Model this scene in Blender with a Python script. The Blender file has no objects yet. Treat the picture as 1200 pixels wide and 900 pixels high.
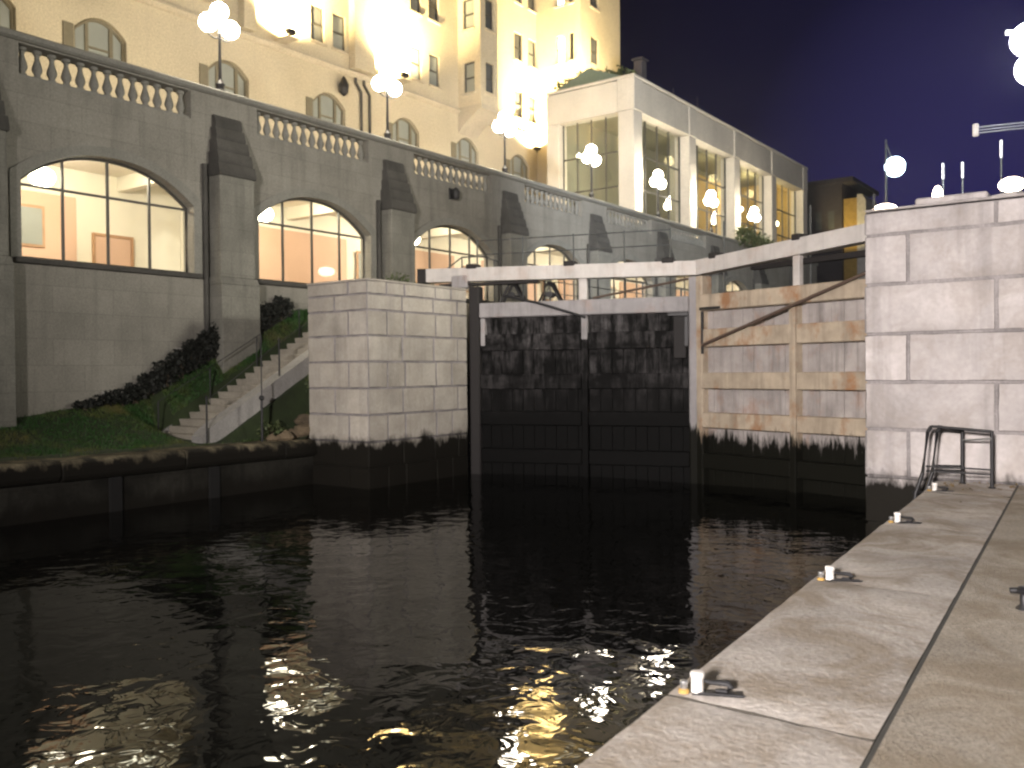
import bpy, bmesh, math, random
from mathutils import Vector, Matrix

random.seed(7)
C = bpy.context.scene.collection
R = math.radians
PI = math.pi

# ------------------------------------------------------------------ materials
def new_mat(name):
    m = bpy.data.materials.new(name)
    m.use_nodes = True
    nt = m.node_tree
    return m, nt, nt.nodes['Principled BSDF']

def node(nt, kind, ins=None, **props):
    n = nt.nodes.new(kind)
    for k, v in props.items():
        setattr(n, k, v)
    for k, v in (ins or {}).items():
        if isinstance(v, bpy.types.NodeSocket):
            nt.links.new(v, n.inputs[k])
        else:
            n.inputs[k].default_value = v
    return n

def pos(nt, scale=(1, 1, 1), offset=(0, 0, 0)):
    g = node(nt, 'ShaderNodeNewGeometry')
    return node(nt, 'ShaderNodeMapping', {'Vector': g.outputs['Position'], 'Scale': scale, 'Location': offset}).outputs[0]

def noise(nt, vec, scale, detail=4, rough=.55, dist=0):
    return node(nt, 'ShaderNodeTexNoise', {'Vector': vec, 'Scale': scale, 'Detail': detail, 'Roughness': rough, 'Distortion': dist}).outputs['Fac']

def ramp(nt, fac, a, b, ca=(0, 0, 0, 1), cb=(1, 1, 1, 1)):
    r = node(nt, 'ShaderNodeValToRGB', {'Fac': fac})
    e = r.color_ramp.elements
    e[0].position, e[0].color = a, ca
    e[1].position, e[1].color = b, cb
    return r.outputs['Color']

def mix(nt, fac, a, b, mode='MIX'):
    n = node(nt, 'ShaderNodeMix', data_type='RGBA', blend_type=mode)
    for sock, v in ((n.inputs[0], fac), (n.inputs[6], a), (n.inputs[7], b)):
        if isinstance(v, bpy.types.NodeSocket):
            nt.links.new(v, sock)
        else:
            sock.default_value = v
    return n.outputs[2]

def mth(nt, op, a, b=0.0, clamp=False):
    n = node(nt, 'ShaderNodeMath', operation=op, use_clamp=clamp)
    for i, v in enumerate((a, b)):
        if isinstance(v, bpy.types.NodeSocket):
            nt.links.new(v, n.inputs[i])
        else:
            n.inputs[i].default_value = v
    return n.outputs[0]

def zval(nt):
    g = node(nt, 'ShaderNodeNewGeometry')
    return node(nt, 'ShaderNodeSeparateXYZ', {'Vector': g.outputs['Position']}).outputs['Z']

def bump(nt, bsdf, h, strength=.4, dist=.02):
    b = node(nt, 'ShaderNodeBump', {'Height': h, 'Strength': strength, 'Distance': dist})
    nt.links.new(b.outputs[0], bsdf.inputs['Normal'])

def c4(c):
    return (c[0], c[1], c[2], 1)

def stone(name, base, dark=.6, light=1.2, scale=.7, rough=.85, grain=18, island=0.0, wet=None, streak=.0, joints=None, bstr=.35, tintb=None, fcon=.55, stain=0.0):
    """weathered stone: broad blotches, fine grain, optional vertical streaks, block-to-block tone, a dark tide line and faint courses"""
    m, nt, b = new_mat(name)
    p = pos(nt)
    big = noise(nt, p, scale, 5, .6)
    fine = noise(nt, p, grain, 4, .65)
    c1 = tuple(x * dark for x in base)
    c2 = tuple(x * light for x in (tintb or base))
    col = mix(nt, ramp(nt, big, .28, .72), c4(c1), c4(c2))
    col = mix(nt, fcon, col, ramp(nt, fine, .25, .75, (.45, .45, .45, 1), (1.25, 1.25, 1.25, 1)), 'MULTIPLY')
    if island:
        g = node(nt, 'ShaderNodeNewGeometry')
        k = mth(nt, 'ADD', mth(nt, 'MULTIPLY', g.outputs['Random Per Island'], island), 1 - island * .5)
        cc = node(nt, 'ShaderNodeCombineColor', {0: k, 1: k, 2: k}).outputs[0]
        col = mix(nt, 1.0, col, cc, 'MULTIPLY')
    if streak:
        s = noise(nt, pos(nt, (3.2, 3.2, .22)), 1.0, 4, .6)
        col = mix(nt, mth(nt, 'MULTIPLY', ramp(nt, s, .5, .72), streak), col, c4(tuple(x * .3 for x in base)))
    if stain:
        sn = noise(nt, pos(nt, (1, 1, 1), (7, 3, 1)), 1.3, 6, .68, .8)
        col = mix(nt, mth(nt, 'MULTIPLY', ramp(nt, sn, .44, .60), stain), col, c4((base[0] * .42, base[1] * .36, base[2] * .27)))
    h = fine
    if joints:
        bw, bh = joints
        g = node(nt, 'ShaderNodeNewGeometry')
        sp = node(nt, 'ShaderNodeSeparateXYZ', {'Vector': g.outputs['Position']})
        u = mth(nt, 'ADD', sp.outputs['X'], sp.outputs['Y'])
        v = node(nt, 'ShaderNodeCombineXYZ', {'X': u, 'Y': sp.outputs['Z'], 'Z': 0.0}).outputs[0]
        br = node(nt, 'ShaderNodeTexBrick', {'Vector': v, 'Color1': (1, 1, 1, 1), 'Color2': (.8, .8, .8, 1), 'Mortar': (.55, .55, .55, 1), 'Scale': 1.0,
                                             'Mortar Size': .012, 'Mortar Smooth': .6, 'Bias': .2, 'Brick Width': bw, 'Row Height': bh})
        col = mix(nt, .6, col, br.outputs['Color'], 'MULTIPLY')
    if wet is not None:
        z = zval(nt)
        t = mth(nt, 'ADD', mth(nt, 'SUBTRACT', wet, z), mth(nt, 'MULTIPLY', mth(nt, 'SUBTRACT', noise(nt, pos(nt, (1, 1, .4)), 2.2, 5, .7), .5), .9))
        f = ramp(nt, mth(nt, 'ADD', mth(nt, 'MULTIPLY', t, 2.5), .5, True), .2, .8)
        col = mix(nt, f, col, (.011, .010, .008, 1))
        b.inputs['Specular IOR Level'].default_value = .06
        rr = mix(nt, f, (rough,) * 3 + (1,), (.6, .6, .6, 1))
        nt.links.new(rr, b.inputs['Roughness'])
    else:
        b.inputs['Roughness'].default_value = rough
    nt.links.new(col, b.inputs['Base Color'])
    hb = mth(nt, 'ADD', mth(nt, 'MULTIPLY', big, 1.5), h)
    bump(nt, b, hb, bstr, .02)
    return m

def plain(name, col, rough=.6, metal=0.0, var=.25, scale=6, bstr=.15):
    m, nt, b = new_mat(name)
    n = noise(nt, pos(nt), scale, 4)
    nt.links.new(mix(nt, n, c4(tuple(x * (1 - var) for x in col)), c4(tuple(min(1, x * (1 + var)) for x in col))), b.inputs['Base Color'])
    b.inputs['Roughness'].default_value = rough
    b.inputs['Metallic'].default_value = metal
    if bstr:
        bump(nt, b, noise(nt, pos(nt), scale * 6, 3), bstr, .004)
    return m

def emit(name, col, strength):
    m = bpy.data.materials.new(name)
    m.use_nodes = True
    nt = m.node_tree
    nt.nodes.clear()
    e = node(nt, 'ShaderNodeEmission', {'Color': c4(col), 'Strength': strength})
    o = node(nt, 'ShaderNodeOutputMaterial')
    nt.links.new(e.outputs[0], o.inputs[0])
    return m

def clear_glass(name, tint=(.95, .96, .94), refl=.07):
    m = bpy.data.materials.new(name)
    m.use_nodes = True
    nt = m.node_tree
    nt.nodes.clear()
    t = node(nt, 'ShaderNodeBsdfTransparent', {'Color': c4(tint)})
    g = node(nt, 'ShaderNodeBsdfGlossy', {'Color': (1, 1, 1, 1), 'Roughness': .03})
    f = node(nt, 'ShaderNodeLayerWeight', {'Blend': .25})
    k = mth(nt, 'ADD', mth(nt, 'MULTIPLY', f.outputs['Fresnel'], .3), refl, True)
    x = node(nt, 'ShaderNodeMixShader', {0: k, 1: t.outputs[0], 2: g.outputs[0]})
    o = node(nt, 'ShaderNodeOutputMaterial')
    nt.links.new(x.outputs[0], o.inputs[0])
    return m

def painted_wood(name, base, rust=.0, algae=None, dirt=.5, rough=.6):
    m, nt, b = new_mat(name)
    p = pos(nt)
    big = noise(nt, p, 1.6, 5, .65)
    st = noise(nt, pos(nt, (5, 5, .35)), 1.0, 5, .65)
    col = mix(nt, mth(nt, 'MULTIPLY', ramp(nt, big, .35, .75), dirt), c4(base), c4(tuple(x * .35 for x in base)))
    col = mix(nt, mth(nt, 'MULTIPLY', ramp(nt, st, .5, .75), dirt), col, c4(tuple(x * .3 for x in base)))
    if rust:
        rn = noise(nt, pos(nt, (1.2, 1.2, .8), (3, 1, 0)), 1.3, 5, .7)
        col = mix(nt, mth(nt, 'MULTIPLY', ramp(nt, rn, .53, .68), rust), col, (.30, .12, .035, 1))
    if algae is not None:
        z = zval(nt)
        n2 = noise(nt, pos(nt, (3.5, 3.5, .7)), 1.5, 6, .7)
        t = mth(nt, 'ADD', mth(nt, 'SUBTRACT', algae, z), mth(nt, 'MULTIPLY', mth(nt, 'SUBTRACT', n2, .5), 1.5))
        f = ramp(nt, mth(nt, 'ADD', mth(nt, 'MULTIPLY', t, 2.2), .5, True), .25, .75)
        col = mix(nt, f, col, (.008, .008, .006, 1))
        b.inputs['Specular IOR Level'].default_value = .06
    nt.links.new(col, b.inputs['Base Color'])
    b.inputs['Roughness'].default_value = rough
    bump(nt, b, mth(nt, 'ADD', st, noise(nt, p, 30, 3)), .3, .01)
    return m

def wet_timber(name):
    """black soaked timber with thin pale trickles of leaking water"""
    m, nt, b = new_mat(name)
    st = noise(nt, pos(nt, (5, 5, 1.0)), 1.0, 5, .75)
    br = noise(nt, pos(nt, (1.0, 1.0, 1.5), (2, 5, 3)), 1.2, 4, .65)
    z = zval(nt)
    top = mth(nt, 'MULTIPLY', mth(nt, 'ADD', z, -.4), .38, True)
    f = mth(nt, 'MULTIPLY', mth(nt, 'MULTIPLY', ramp(nt, st, .42, .66), ramp(nt, br, .38, .64)), top)
    col = mix(nt, f, (.004, .004, .004, 1), (.15, .142, .145, 1))
    b.inputs['Specular IOR Level'].default_value = .05
    nt.links.new(col, b.inputs['Base Color'])
    b.inputs['Roughness'].default_value = .6
    bump(nt, b, mth(nt, 'ADD', st, noise(nt, pos(nt), 22, 3)), .5, .015)
    return m

def water_mat():
    m, nt, b = new_mat('dark_water')
    b.inputs['Base Color'].default_value = (.0015, .0016, .0012, 1)
    b.inputs['Roughness'].default_value = .03
    b.inputs['IOR'].default_value = 1.20
    n1 = noise(nt, pos(nt, (1, 1, 1)), .9, 2, .5, .5)
    n2 = noise(nt, pos(nt, (1, 1, 1), (5, 3, 0)), 3.4, 2, .5, .8)
    h = mth(nt, 'ADD', n1, mth(nt, 'MULTIPLY', n2, .30))
    bump(nt, b, h, 1.0, WAVE)
    return m
WAVE = .023

M = {}
M['terrace'] = stone('weathered_grey_stone', (.31, .296, .255), .74, 1.15, .45, .9, 22, streak=.35, joints=(1.5, .62), bstr=.3)
M['trim'] = stone('dressed_grey_stone', (.25, .245, .215), .8, 1.12, .8, .85, 24, streak=.15)
M['buttress'] = stone('dark_weathered_stone', (.25, .245, .21), .7, 1.15, .9, .9, 20, streak=.4, joints=(.9, .62))
M['slope'] = stone('soot_dark_stone', (.07, .067, .06), .7, 1.3, 1.5, .92, 20, streak=.3)
M['pale_block'] = stone('pale_repair_stone', (.33, .32, .29), .85, 1.1, 1, .9, 20)
M['block'] = stone('quarried_limestone', (.47, .44, .435), .75, 1.12, 1.1, .88, 16, island=.26, wet=-.03, streak=.5, bstr=.22, fcon=.25, stain=.26)
M['block_warm'] = stone('warm_limestone', (.45, .42, .37), .72, 1.12, 1.1, .88, 16, island=.2, wet=-.03, streak=.3, bstr=.3, fcon=.28, stain=.15)
M['mortar'] = stone('sooty_mortar', (.29, .27, .27), .6, 1.2, 2, .95, 30, wet=-.02)
M['hotel'] = stone('cream_limestone', (.58, .51, .37), .88, 1.08, .35, .85, 14, streak=.06, bstr=.2)
M['hotel_trim'] = stone('cream_moulding_stone', (.56, .49, .37), .8, 1.1, .6, .85, 14, streak=.1)
M['pav'] = stone('smooth_cream_concrete', (.60, .55, .46), .85, 1.08, .5, .8, 20, streak=.08, bstr=.12)
M['coping'] = stone('worn_coping_stone', (.485, .45, .415), .58, 1.15, .9, .88, 26, island=.2, bstr=.5, fcon=.6, stain=.72)
M['joint_dirt'] = stone('dark_joint_dirt', (.045, .04, .032), .7, 1.2, 2, .95, 30)
M['paving'] = stone('gritty_concrete', (.39, .35, .29), .62, 1.18, .8, .92, 60, bstr=.9, fcon=.9, stain=.6)
M['lcoping'] = stone('dark_faced_coping_stone', (.26, .225, .15), .5, 1.2, 1.2, .85, 20, island=.15, wet=.02, bstr=.6)  # coping colour turns near-black below its top surface
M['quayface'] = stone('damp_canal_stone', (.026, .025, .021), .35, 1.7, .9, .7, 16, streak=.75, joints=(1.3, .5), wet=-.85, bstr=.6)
M['step'] = stone('worn_step_stone', (.36, .33, .27), .75, 1.15, 1.5, .88, 24)
M['cheek'] = stone('smooth_cheek_stone', (.32, .31, .295), .75, 1.1, 1.2, .8, 20, streak=.3)
M['rock'] = stone('brown_rubble', (.12, .09, .055), .4, 1.5, 2.4, .9, 12, island=.5, bstr=.9)
M['earth'] = stone('turf_earth', (.018, .030, .007), .6, 1.4, 1.5, .95, 20)
M['ground'] = stone('dark_ground', (.06, .058, .05), .7, 1.2, .2, .95, 5)
M['floor'] = stone('terrace_paving', (.36, .33, .28), .8, 1.1, .5, .9, 10)
M['gate_white'] = painted_wood('white_gate_paint', (.60, .57, .545), .2, None, .42)
M['gate_grey'] = painted_wood('grimy_gate_paint', (.36, .345, .35), .25, .25, .5)
M['gate_tan'] = painted_wood('tan_gate_paint', (.50, .42, .325), .7, .0, .62)
M['gate_panel'] = painted_wood('grimy_gate_planks', (.44, .405, .39), .35, .0, .65)
M['wet'] = wet_timber('soaked_black_timber')
M['darkwood'] = plain('blackened_timber', (.011, .009, .009), .75)
M['soot'] = plain('soaked_fender', (.003, .003, .003), .95, 0, .3, 6, 0)
M['iron'] = plain('black_iron', (.018, .018, .020), .5, .3)
M['rail_iron'] = plain('painted_iron', (.045, .05, .05), .45, .2)
M['rod'] = plain('rusty_rod', (.09, .06, .045), .7, .1)
M['steel'] = plain('galvanised_steel', (.45, .46, .47), .4, .8)
M['white'] = plain('white_enamel', (.66, .64, .61), .5, 0, .35)
M['rubber'] = plain('black_rubber', (.02, .02, .022), .5)
M['rust'] = plain('yellow_rust', (.35, .22, .06), .8)
M['frame'] = plain('dark_window_frame', (.05, .048, .042), .5)
M['green_frame'] = plain('green_grey_frame', (.16, .18, .14), .5)
M['glass'] = clear_glass('window_glass', refl=.03)
M['plaster'] = plain('cream_plaster', (.80, .77, .66), .8, 0, .05, 2, .05)
M['peach'] = plain('peach_plaster', (.62, .42, .31), .8, 0, .06, 2, .05)
M['door'] = plain('brown_door', (.42, .25, .14), .6)
M['carpet'] = plain('brown_carpet', (.16, .10, .06), .9)
M['ceiling'] = plain('white_ceiling', (.75, .72, .62), .8, 0, .04, 2, .05)
M['pane'] = plain('reflective_pane', (.10, .105, .105), .12, 0, .4, .9, 0)
M['blind'] = plain('pale_blind', (.26, .28, .26), .6, 0, .15, 1.5, 0)
M['shutter'] = plain('olive_frame', (.17, .15, .10), .6)
M['pav_in'] = plain('sage_interior', (.16, .16, .12), .8, 0, .3, .4, 0)
M['pav_warm'] = plain('ochre_interior', (.45, .32, .12), .8, 0, .25, .4, 0)
M['roof'] = plain('dull_copper', (.10, .14, .11), .6)
M['leaf'] = plain('leaf_green', (.055, .075, .022), .6, 0, .5, 3, 0)
M['leaf_strip'] = plain('near_black_leaf', (.005, .007, .004), .7, 0, .5, 3, 0)
M['litter'] = plain('dead_leaf', (.16, .11, .045), .8, 0, .6, 20, 0)
M['stem'] = plain('twig_brown', (.07, .05, .03), .8)
M['far_wall'] = stone('soot_brick', (.06, .052, .055), .8, 1.2, .2, .9, 3)
M['far_warm'] = stone('ochre_render', (.42, .28, .08), .9, 1.1, .3, .9, 3)
M['far_pale'] = stone('pale_render', (.55, .52, .48), .9, 1.1, .3, .9, 3)
M['globe'] = emit('lit_globe', (1, .90, .74), 36)
M['room_lamp'] = emit('lit_room_lamp', (1, .90, .70), 14)
M['flood_warm'] = emit('lit_flood_lens', (1, .80, .42), 16)
M['flood_white'] = emit('lit_mast_lens', (.92, .93, 1), 18)
M['cyan'] = emit('lit_cool_globe', (.72, .95, 1), 10)
M['warmbulb'] = emit('lit_warm_bulb', (1, .80, .6), 14)
M['lit_pane'] = emit('lit_hotel_pane', (1, .92, .68), 3.2)
M['glint'] = emit('lit_small_bulb', (1, .93, .7), 9)
M['water'] = water_mat()

def grass_mat():
    m, nt, b = new_mat('grass_blade')
    g = node(nt, 'ShaderNodeNewGeometry')
    r = g.outputs['Random Per Island']
    n = noise(nt, pos(nt), .9, 3)
    c = mix(nt, r, (.010, .055, .003, 1), (.026, .10, .008, 1))
    c = mix(nt, ramp(nt, n, .45, .75), c, (.14, .12, .03, 1))
    nt.links.new(c, b.inputs['Base Color'])
    b.inputs['Roughness'].default_value = .6
    return m
M['grass'] = grass_mat()

# ------------------------------------------------------------------ mesh building
class MB:
    def __init__(s):
        s.v, s.f, s.smooth, s.mi = [], [], [], []

    def add(s, vs, fs, smooth=False, X=None, mi=None):
        o = len(s.v)
        for p in vs:
            p = Vector(p)
            s.v.append(X @ p if X is not None else p)
        for k, f in enumerate(fs):
            s.f.append([o + i for i in f])
            s.smooth.append(smooth)
            s.mi.append(mi[k] if mi else 0)
        return s

    def box(s, x0, x1, y0, y1, z0, z1, bev=0.0, X=None, seg=1):
        if x1 < x0: x0, x1 = x1, x0
        if y1 < y0: y0, y1 = y1, y0
        if z1 < z0: z0, z1 = z1, z0
        vs = [(x, y, z) for z in (z0, z1) for y in (y0, y1) for x in (x0, x1)]
        fs = [(0, 2, 3, 1), (4, 5, 7, 6), (0, 1, 5, 4), (2, 6, 7, 3), (0, 4, 6, 2), (1, 3, 7, 5)]
        if bev <= 0:
            return s.add(vs, fs, False, X)
        bm = bmesh.new()
        bv = [bm.verts.new(v) for v in vs]
        for f in fs:
            bm.faces.new([bv[i] for i in f])
        bmesh.ops.bevel(bm, geom=bm.edges[:], offset=bev, segments=seg, profile=.6, affect='EDGES')
        bm.verts.index_update()
        s.add([v.co.copy() for v in bm.verts], [[v.index for v in f.verts] for f in bm.faces], False, X)
        bm.free()
        return s

    def prism(s, poly, axis, a, b, X=None):
        """poly: 2-D outline; extruded along axis ('x','y','z') from a to b"""
        n = len(poly)
        def P(p, t):
            return {'x': (t, p[0], p[1]), 'y': (p[0], t, p[1]), 'z': (p[0], p[1], t)}[axis]
        vs = [P(p, a) for p in poly] + [P(p, b) for p in poly]
        fs = [list(range(n))[::-1], list(range(n, 2 * n))] + [(i, (i + 1) % n, n + (i + 1) % n, n + i) for i in range(n)]
        return s.add(vs, fs, False, X)

    def tube(s, pts, r, seg=8, X=None, cap=True):
        pts = [Vector(p) for p in pts]
        rs = r if isinstance(r, (list, tuple)) else [r] * len(pts)
        vs, fs = [], []
        for i, p in enumerate(pts):
            if i == 0: d = pts[1] - pts[0]
            elif i == len(pts) - 1: d = pts[-1] - pts[-2]
            else: d = (pts[i + 1] - p).normalized() + (p - pts[i - 1]).normalized()
            d.normalize()
            a = Vector((0, 0, 1)) if abs(d.z) < .9 else Vector((1, 0, 0))
            u = d.cross(a).normalized(); w = d.cross(u).normalized()
            for k in range(seg):
                t = 2 * PI * k / seg
                vs.append(p + (u * math.cos(t) + w * math.sin(t)) * rs[i])
        for i in range(len(pts) - 1):
            for k in range(seg):
                a, b = i * seg + k, i * seg + (k + 1) % seg
                fs.append((a, b, b + seg, a + seg))
        if cap:
            fs.append(list(range(seg))[::-1]); fs.append([(len(pts) - 1) * seg + k for k in range(seg)])
        return s.add(vs, fs, True, X)

    def lathe(s, prof, c=(0, 0, 0), seg=16, X=None):
        vs, fs = [], []
        for r, z in prof:
            for k in range(seg):
                t = 2 * PI * k / seg
                vs.append((c[0] + r * math.cos(t), c[1] + r * math.sin(t), c[2] + z))
        for i in range(len(prof) - 1):
            for k in range(seg):
                a, b = i * seg + k, i * seg + (k + 1) % seg
                fs.append((a, b, b + seg, a + seg))
        fs.append(list(range(seg))[::-1]); fs.append([(len(prof) - 1) * seg + k for k in range(seg)])
        return s.add(vs, fs, True, X)

    def ball(s, c, r, seg=16, sz=1.0, X=None):
        n = seg // 2
        return s.lathe([(max(.002, r * math.sin(PI * i / n)), -r * sz * math.cos(PI * i / n)) for i in range(n + 1)], c, seg, X)

    def build(s, name, m, parent=None, m2=None):
        root = parent
        while root is not None and root.parent is not None:
            root = root.parent
        off = Vector(root.location) if root is not None else Vector((0, 0, 0))
        me = bpy.data.meshes.new(name)
        me.from_pydata([v - off for v in s.v], [], s.f)
        me.materials.append(m)
        if m2 is not None:
            me.materials.append(m2)
            me.polygons.foreach_set('material_index', s.mi)
        me.polygons.foreach_set('use_smooth', s.smooth)
        if any(s.smooth):
            me.update()
        bm = bmesh.new(); bm.from_mesh(me)
        bmesh.ops.recalc_face_normals(bm, faces=bm.faces)
        if any(s.smooth):
            for e in bm.edges:
                if len(e.link_faces) == 2 and e.calc_face_angle(0) > R(50):
                    e.smooth = False
        bm.to_mesh(me); bm.free()
        o = bpy.data.objects.new(name, me)
        C.objects.link(o)
        if parent is not None:
            o.parent = parent
        return o

def tag(o, label, cat, group=None, kind='thing'):
    o['label'] = label; o['category'] = cat; o['kind'] = kind
    if group: o['group'] = group
    return o

def thing(name, label, cat, loc=(0, 0, 0), group=None):
    o = bpy.data.objects.new(name, None)
    o.empty_display_size = .3
    C.objects.link(o)
    o.location = loc
    return tag(o, label, cat, group)

def struct(o):
    o['kind'] = 'structure'
    return o

def copy_tree(o, parent=None):
    c = o.copy(); C.objects.link(c)
    if parent is not None: c.parent = parent
    for ch in list(o.children): copy_tree(ch, c)
    return c

def light(kind, loc, energy, col, size=.1, to=None, spot=None, blend=.5):
    d = bpy.data.lights.new('lamp_light', kind)
    d.energy = energy; d.color = col
    if kind in ('POINT', 'SPOT'): d.shadow_soft_size = size
    if spot: d.spot_size = R(spot); d.spot_blend = blend
    o = bpy.data.objects.new('lamp_light', d)
    C.objects.link(o); o.location = loc
    if to is not None:
        o.rotation_euler = (Vector(to) - Vector(loc)).to_track_quat('-Z', 'Y').to_euler()
    return o

# a wall as one connected slab with rectangular and arched openings
def wall_slab(mb, u0, u1, z0, ztop, holes, P, front, back):
    """holes: (ua, ub, zbottom, ztop or f(u)); P(u, z, d) -> point; front/back = the two depths"""
    us = {u0, u1}
    for ua, ub, zb, zt in holes:
        us.add(ua); us.add(ub)
        if callable(zt):
            for k in range(1, 16): us.add(ua + (ub - ua) * k / 16)
    us = sorted(u for u in us if u0 <= u <= u1)
    zbs = sorted({z0, ztop} | {h[2] for h in holes} | {h[3] for h in holes if not callable(h[3])})
    vid, vs, faces = {}, [], []
    def V(u, z):
        k = (round(u, 4), round(z, 4))
        if k not in vid:
            vid[k] = len(vs); vs.append(k)
        return vid[k]
    for a, b in zip(us, us[1:]):
        c = (a + b) / 2
        hs = sorted([h for h in holes if h[0] < c < h[1]], key=lambda h: h[2])
        lo = (z0, z0); spans = []
        for h in hs:
            spans.append((lo, (h[2], h[2])))
            t = h[3]
            lo = (t(a), t(b)) if callable(t) else (t, t)
        spans.append((lo, (ztop, ztop)))
        for (la, lb), (ha, hb) in spans:
            cuts = [z for z in zbs if max(la, lb) + 1e-4 < z < min(ha, hb) - 1e-4]
            pa, pb = [la] + cuts + [ha], [lb] + cuts + [hb]
            for i in range(len(pa) - 1):
                q = [V(a, pa[i]), V(b, pb[i]), V(b, pb[i + 1]), V(a, pa[i + 1])]
                faces.append(q)
    n = len(vs)
    allv = [P(u, z, front) for u, z in vs] + [P(u, z, back) for u, z in vs]
    cnt = {}
    for f in faces:
        for i in range(4):
            e = (f[i], f[(i + 1) % 4]); k = tuple(sorted(e))
            cnt.setdefault(k, []).append(e)
    fs = [f for f in faces] + [[n + i for i in f][::-1] for f in faces]
    for k, es in cnt.items():
        if len(es) == 1:
            a, b = es[0]
            fs.append((b, a, a + n, b + n))
    mb.add(allv, fs)
    return mb

# ------------------------------------------------------------------ setting
KEY = 19500
GLARE_HAZE = .0005
WZ = -1.12                       # canal water level (the quay top is 0)
struct(MB().add([(-30, -40, WZ), (3, -40, WZ), (3, 19.9, WZ), (-30, 19.9, WZ)], [(0, 1, 2, 3)]).build('water', M['water']))
struct(MB().add([(-300, -300, -3.2), (300, -300, -3.2), (300, 400, -3.2), (-300, 400, -3.2)], [(0, 1, 2, 3)]).build('ground', M['ground']))
struct(MB().add([(-16, 22, 2.7), (-3, 22, 2.7), (-3, 90, 2.7), (-16, 90, 2.7)], [(0, 1, 2, 3)]).build('water', M['water']))

LX, LY0, LY1 = -15.17, 14.95, 18.6      # left pier: canal face, front, back
RX, RY0, RY1 = -3.65, 13.94, 18.6
TX = -21.1                              # terrace wall front

# --- lawn bank -----------------------------------------------------------
WALLB = [(-40, .55), (9.4, .64), (12.4, 1.05), (14.9, 2.4), (17.3, 3.5), (19.5, 3.62), (80, 3.62)]
def interp(tab, y):
    for (a, za), (b, zb) in zip(tab, tab[1:]):
        if y <= b:
            t = min(1, max(0, (y - a) / (b - a)))
            return za + (zb - za) * t
    return tab[-1][1]
def stair_z(y):
    return min(3.62, max(0.0, (y - 12.75) * .57))
def lawn_z(x, y):
    zw = interp(WALLB, y)
    if x <= -20.35:
        t = (x + 21.1) / .75
        z = zw + (max(0.02, stair_z(y) + .03) - zw) * t * .75
        if y < 13.2: z = zw + (lawn_z(-20.3, y) - zw) * t
        return z
    if x <= -18.0:
        z = .02 + (zw - .02) * .8 * max(0, (-18.4 - x) / 2.1) ** 1.2 if x < -18.4 else .02
        s = stair_z(y) - .12
        if y > 12.9: z = s if s > 0 else .0
        elif y > 11.9: z = z * max(0, (12.9 - y)) + .0
        return z
    k = max(0.0, min(3.55, (y - 14.9) * .95))
    return (k if y > 14.9 else -.03) if x > -17.86 else max(k, .0)
xs = [-21.1 + .15 * i for i in range(0, 22)] + [-17.84, -17.7, -17.5, -17.23]
ys = [-30, -20, -12, -6, -2] + [0 + .3 * i for i in range(0, 70)]
mb = MB()
vs = [(x, y, lawn_z(x, y) + random.uniform(-.012, .012)) for y in ys for x in xs]
nx = len(xs)
mb.add(vs, [(j * nx + i, j * nx + i + 1, (j + 1) * nx + i + 1, (j + 1) * nx + i) for j in range(len(ys) - 1) for i in range(nx - 1)], True)
struct(mb.build('lawn', M['earth']))
# upper bank behind the gates
struct(MB().box(-21.1, LX, 20.65, 110, 1.5, 3.62).build('path', M['floor']))
struct(MB().box(RX, 160, RY1 + .02, 160, 1.5, 3.6).build('path', M['floor']))
struct(MB().box(-160, TX - .5, 67, 160, 1.5, 8.4).build('hill', M['ground']))

mb = MB()
for _ in range(52000):
    y = random.uniform(1, 19.5); x = random.uniform(-21.05, -17.85)
    if random.random() < .25: y = random.uniform(11.5, 18.5); x = random.uniform(-21.05, -20.36)
    if -20.35 < x < -18.0 and y > 12.3: continue
    if x > -18.0 and y > 13.4 and random.random() < .3: continue
    if x > -18.25 + .15 * math.sin(y * 3) and y < 13.4 and random.random() < .85: continue
    z = lawn_z(x, y) - .01
    a = random.uniform(0, 2 * PI); h = random.uniform(.035, .085); w = .012
    dx, dy = math.cos(a) * w, math.sin(a) * w
    lx, ly = random.uniform(-.04, .04), random.uniform(-.04, .04)
    mb.add([(x - dx, y - dy, z), (x + dx, y + dy, z), (x + lx, y + ly, z + h)], [(0, 1, 2)])
o = mb.build('grass', M['grass'])
tag(o, 'short dark green grass on the sloping bank below the stone wall', 'grass', kind='stuff')

# ------------------------------------------------------------------ left quay wall
t = thing('canal_wall', 'dark damp stone canal wall with rounded coping along the grass', 'canal wall', (-17, 8, WZ))
prof = [(-17.85, -.34), (-17.85, -.005), (-17.12, 0.0), (-17.03, -.02), (-16.96, -.07), (-16.93, -.15), (-16.93, -.30), (-16.97, -.385), (-17.05, -.42), (-17.3, -.42)]
y = 8.62 - 2.66 * 9
while y < 14.9:
    y1 = min(y + 2.66, 14.93)
    bm = MB()
    jz = random.uniform(-.012, .012)
    bm.prism([(px, pz + jz) for px, pz in prof], 'y', y + .012, y1 - .012)
    o = bm.build('coping_stone', M['lcoping'], t)
    o.modifiers.new('edge', 'BEVEL').width = .02
    y += 2.66
mb = MB()
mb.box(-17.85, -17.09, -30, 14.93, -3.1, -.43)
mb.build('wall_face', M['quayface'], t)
mb = MB()
for yy, w in ((6.2, .3), (9.9, .26), (12.2, .24), (13.2, .2)):
    pass
# timber fenders standing against the wall face
for yy in (9.75, 12.05):
    MB().box(-17.085, -17.02, yy - .14, yy + .14, -2.2, -.43, .02).build('fender', M['soot'], t)

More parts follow.
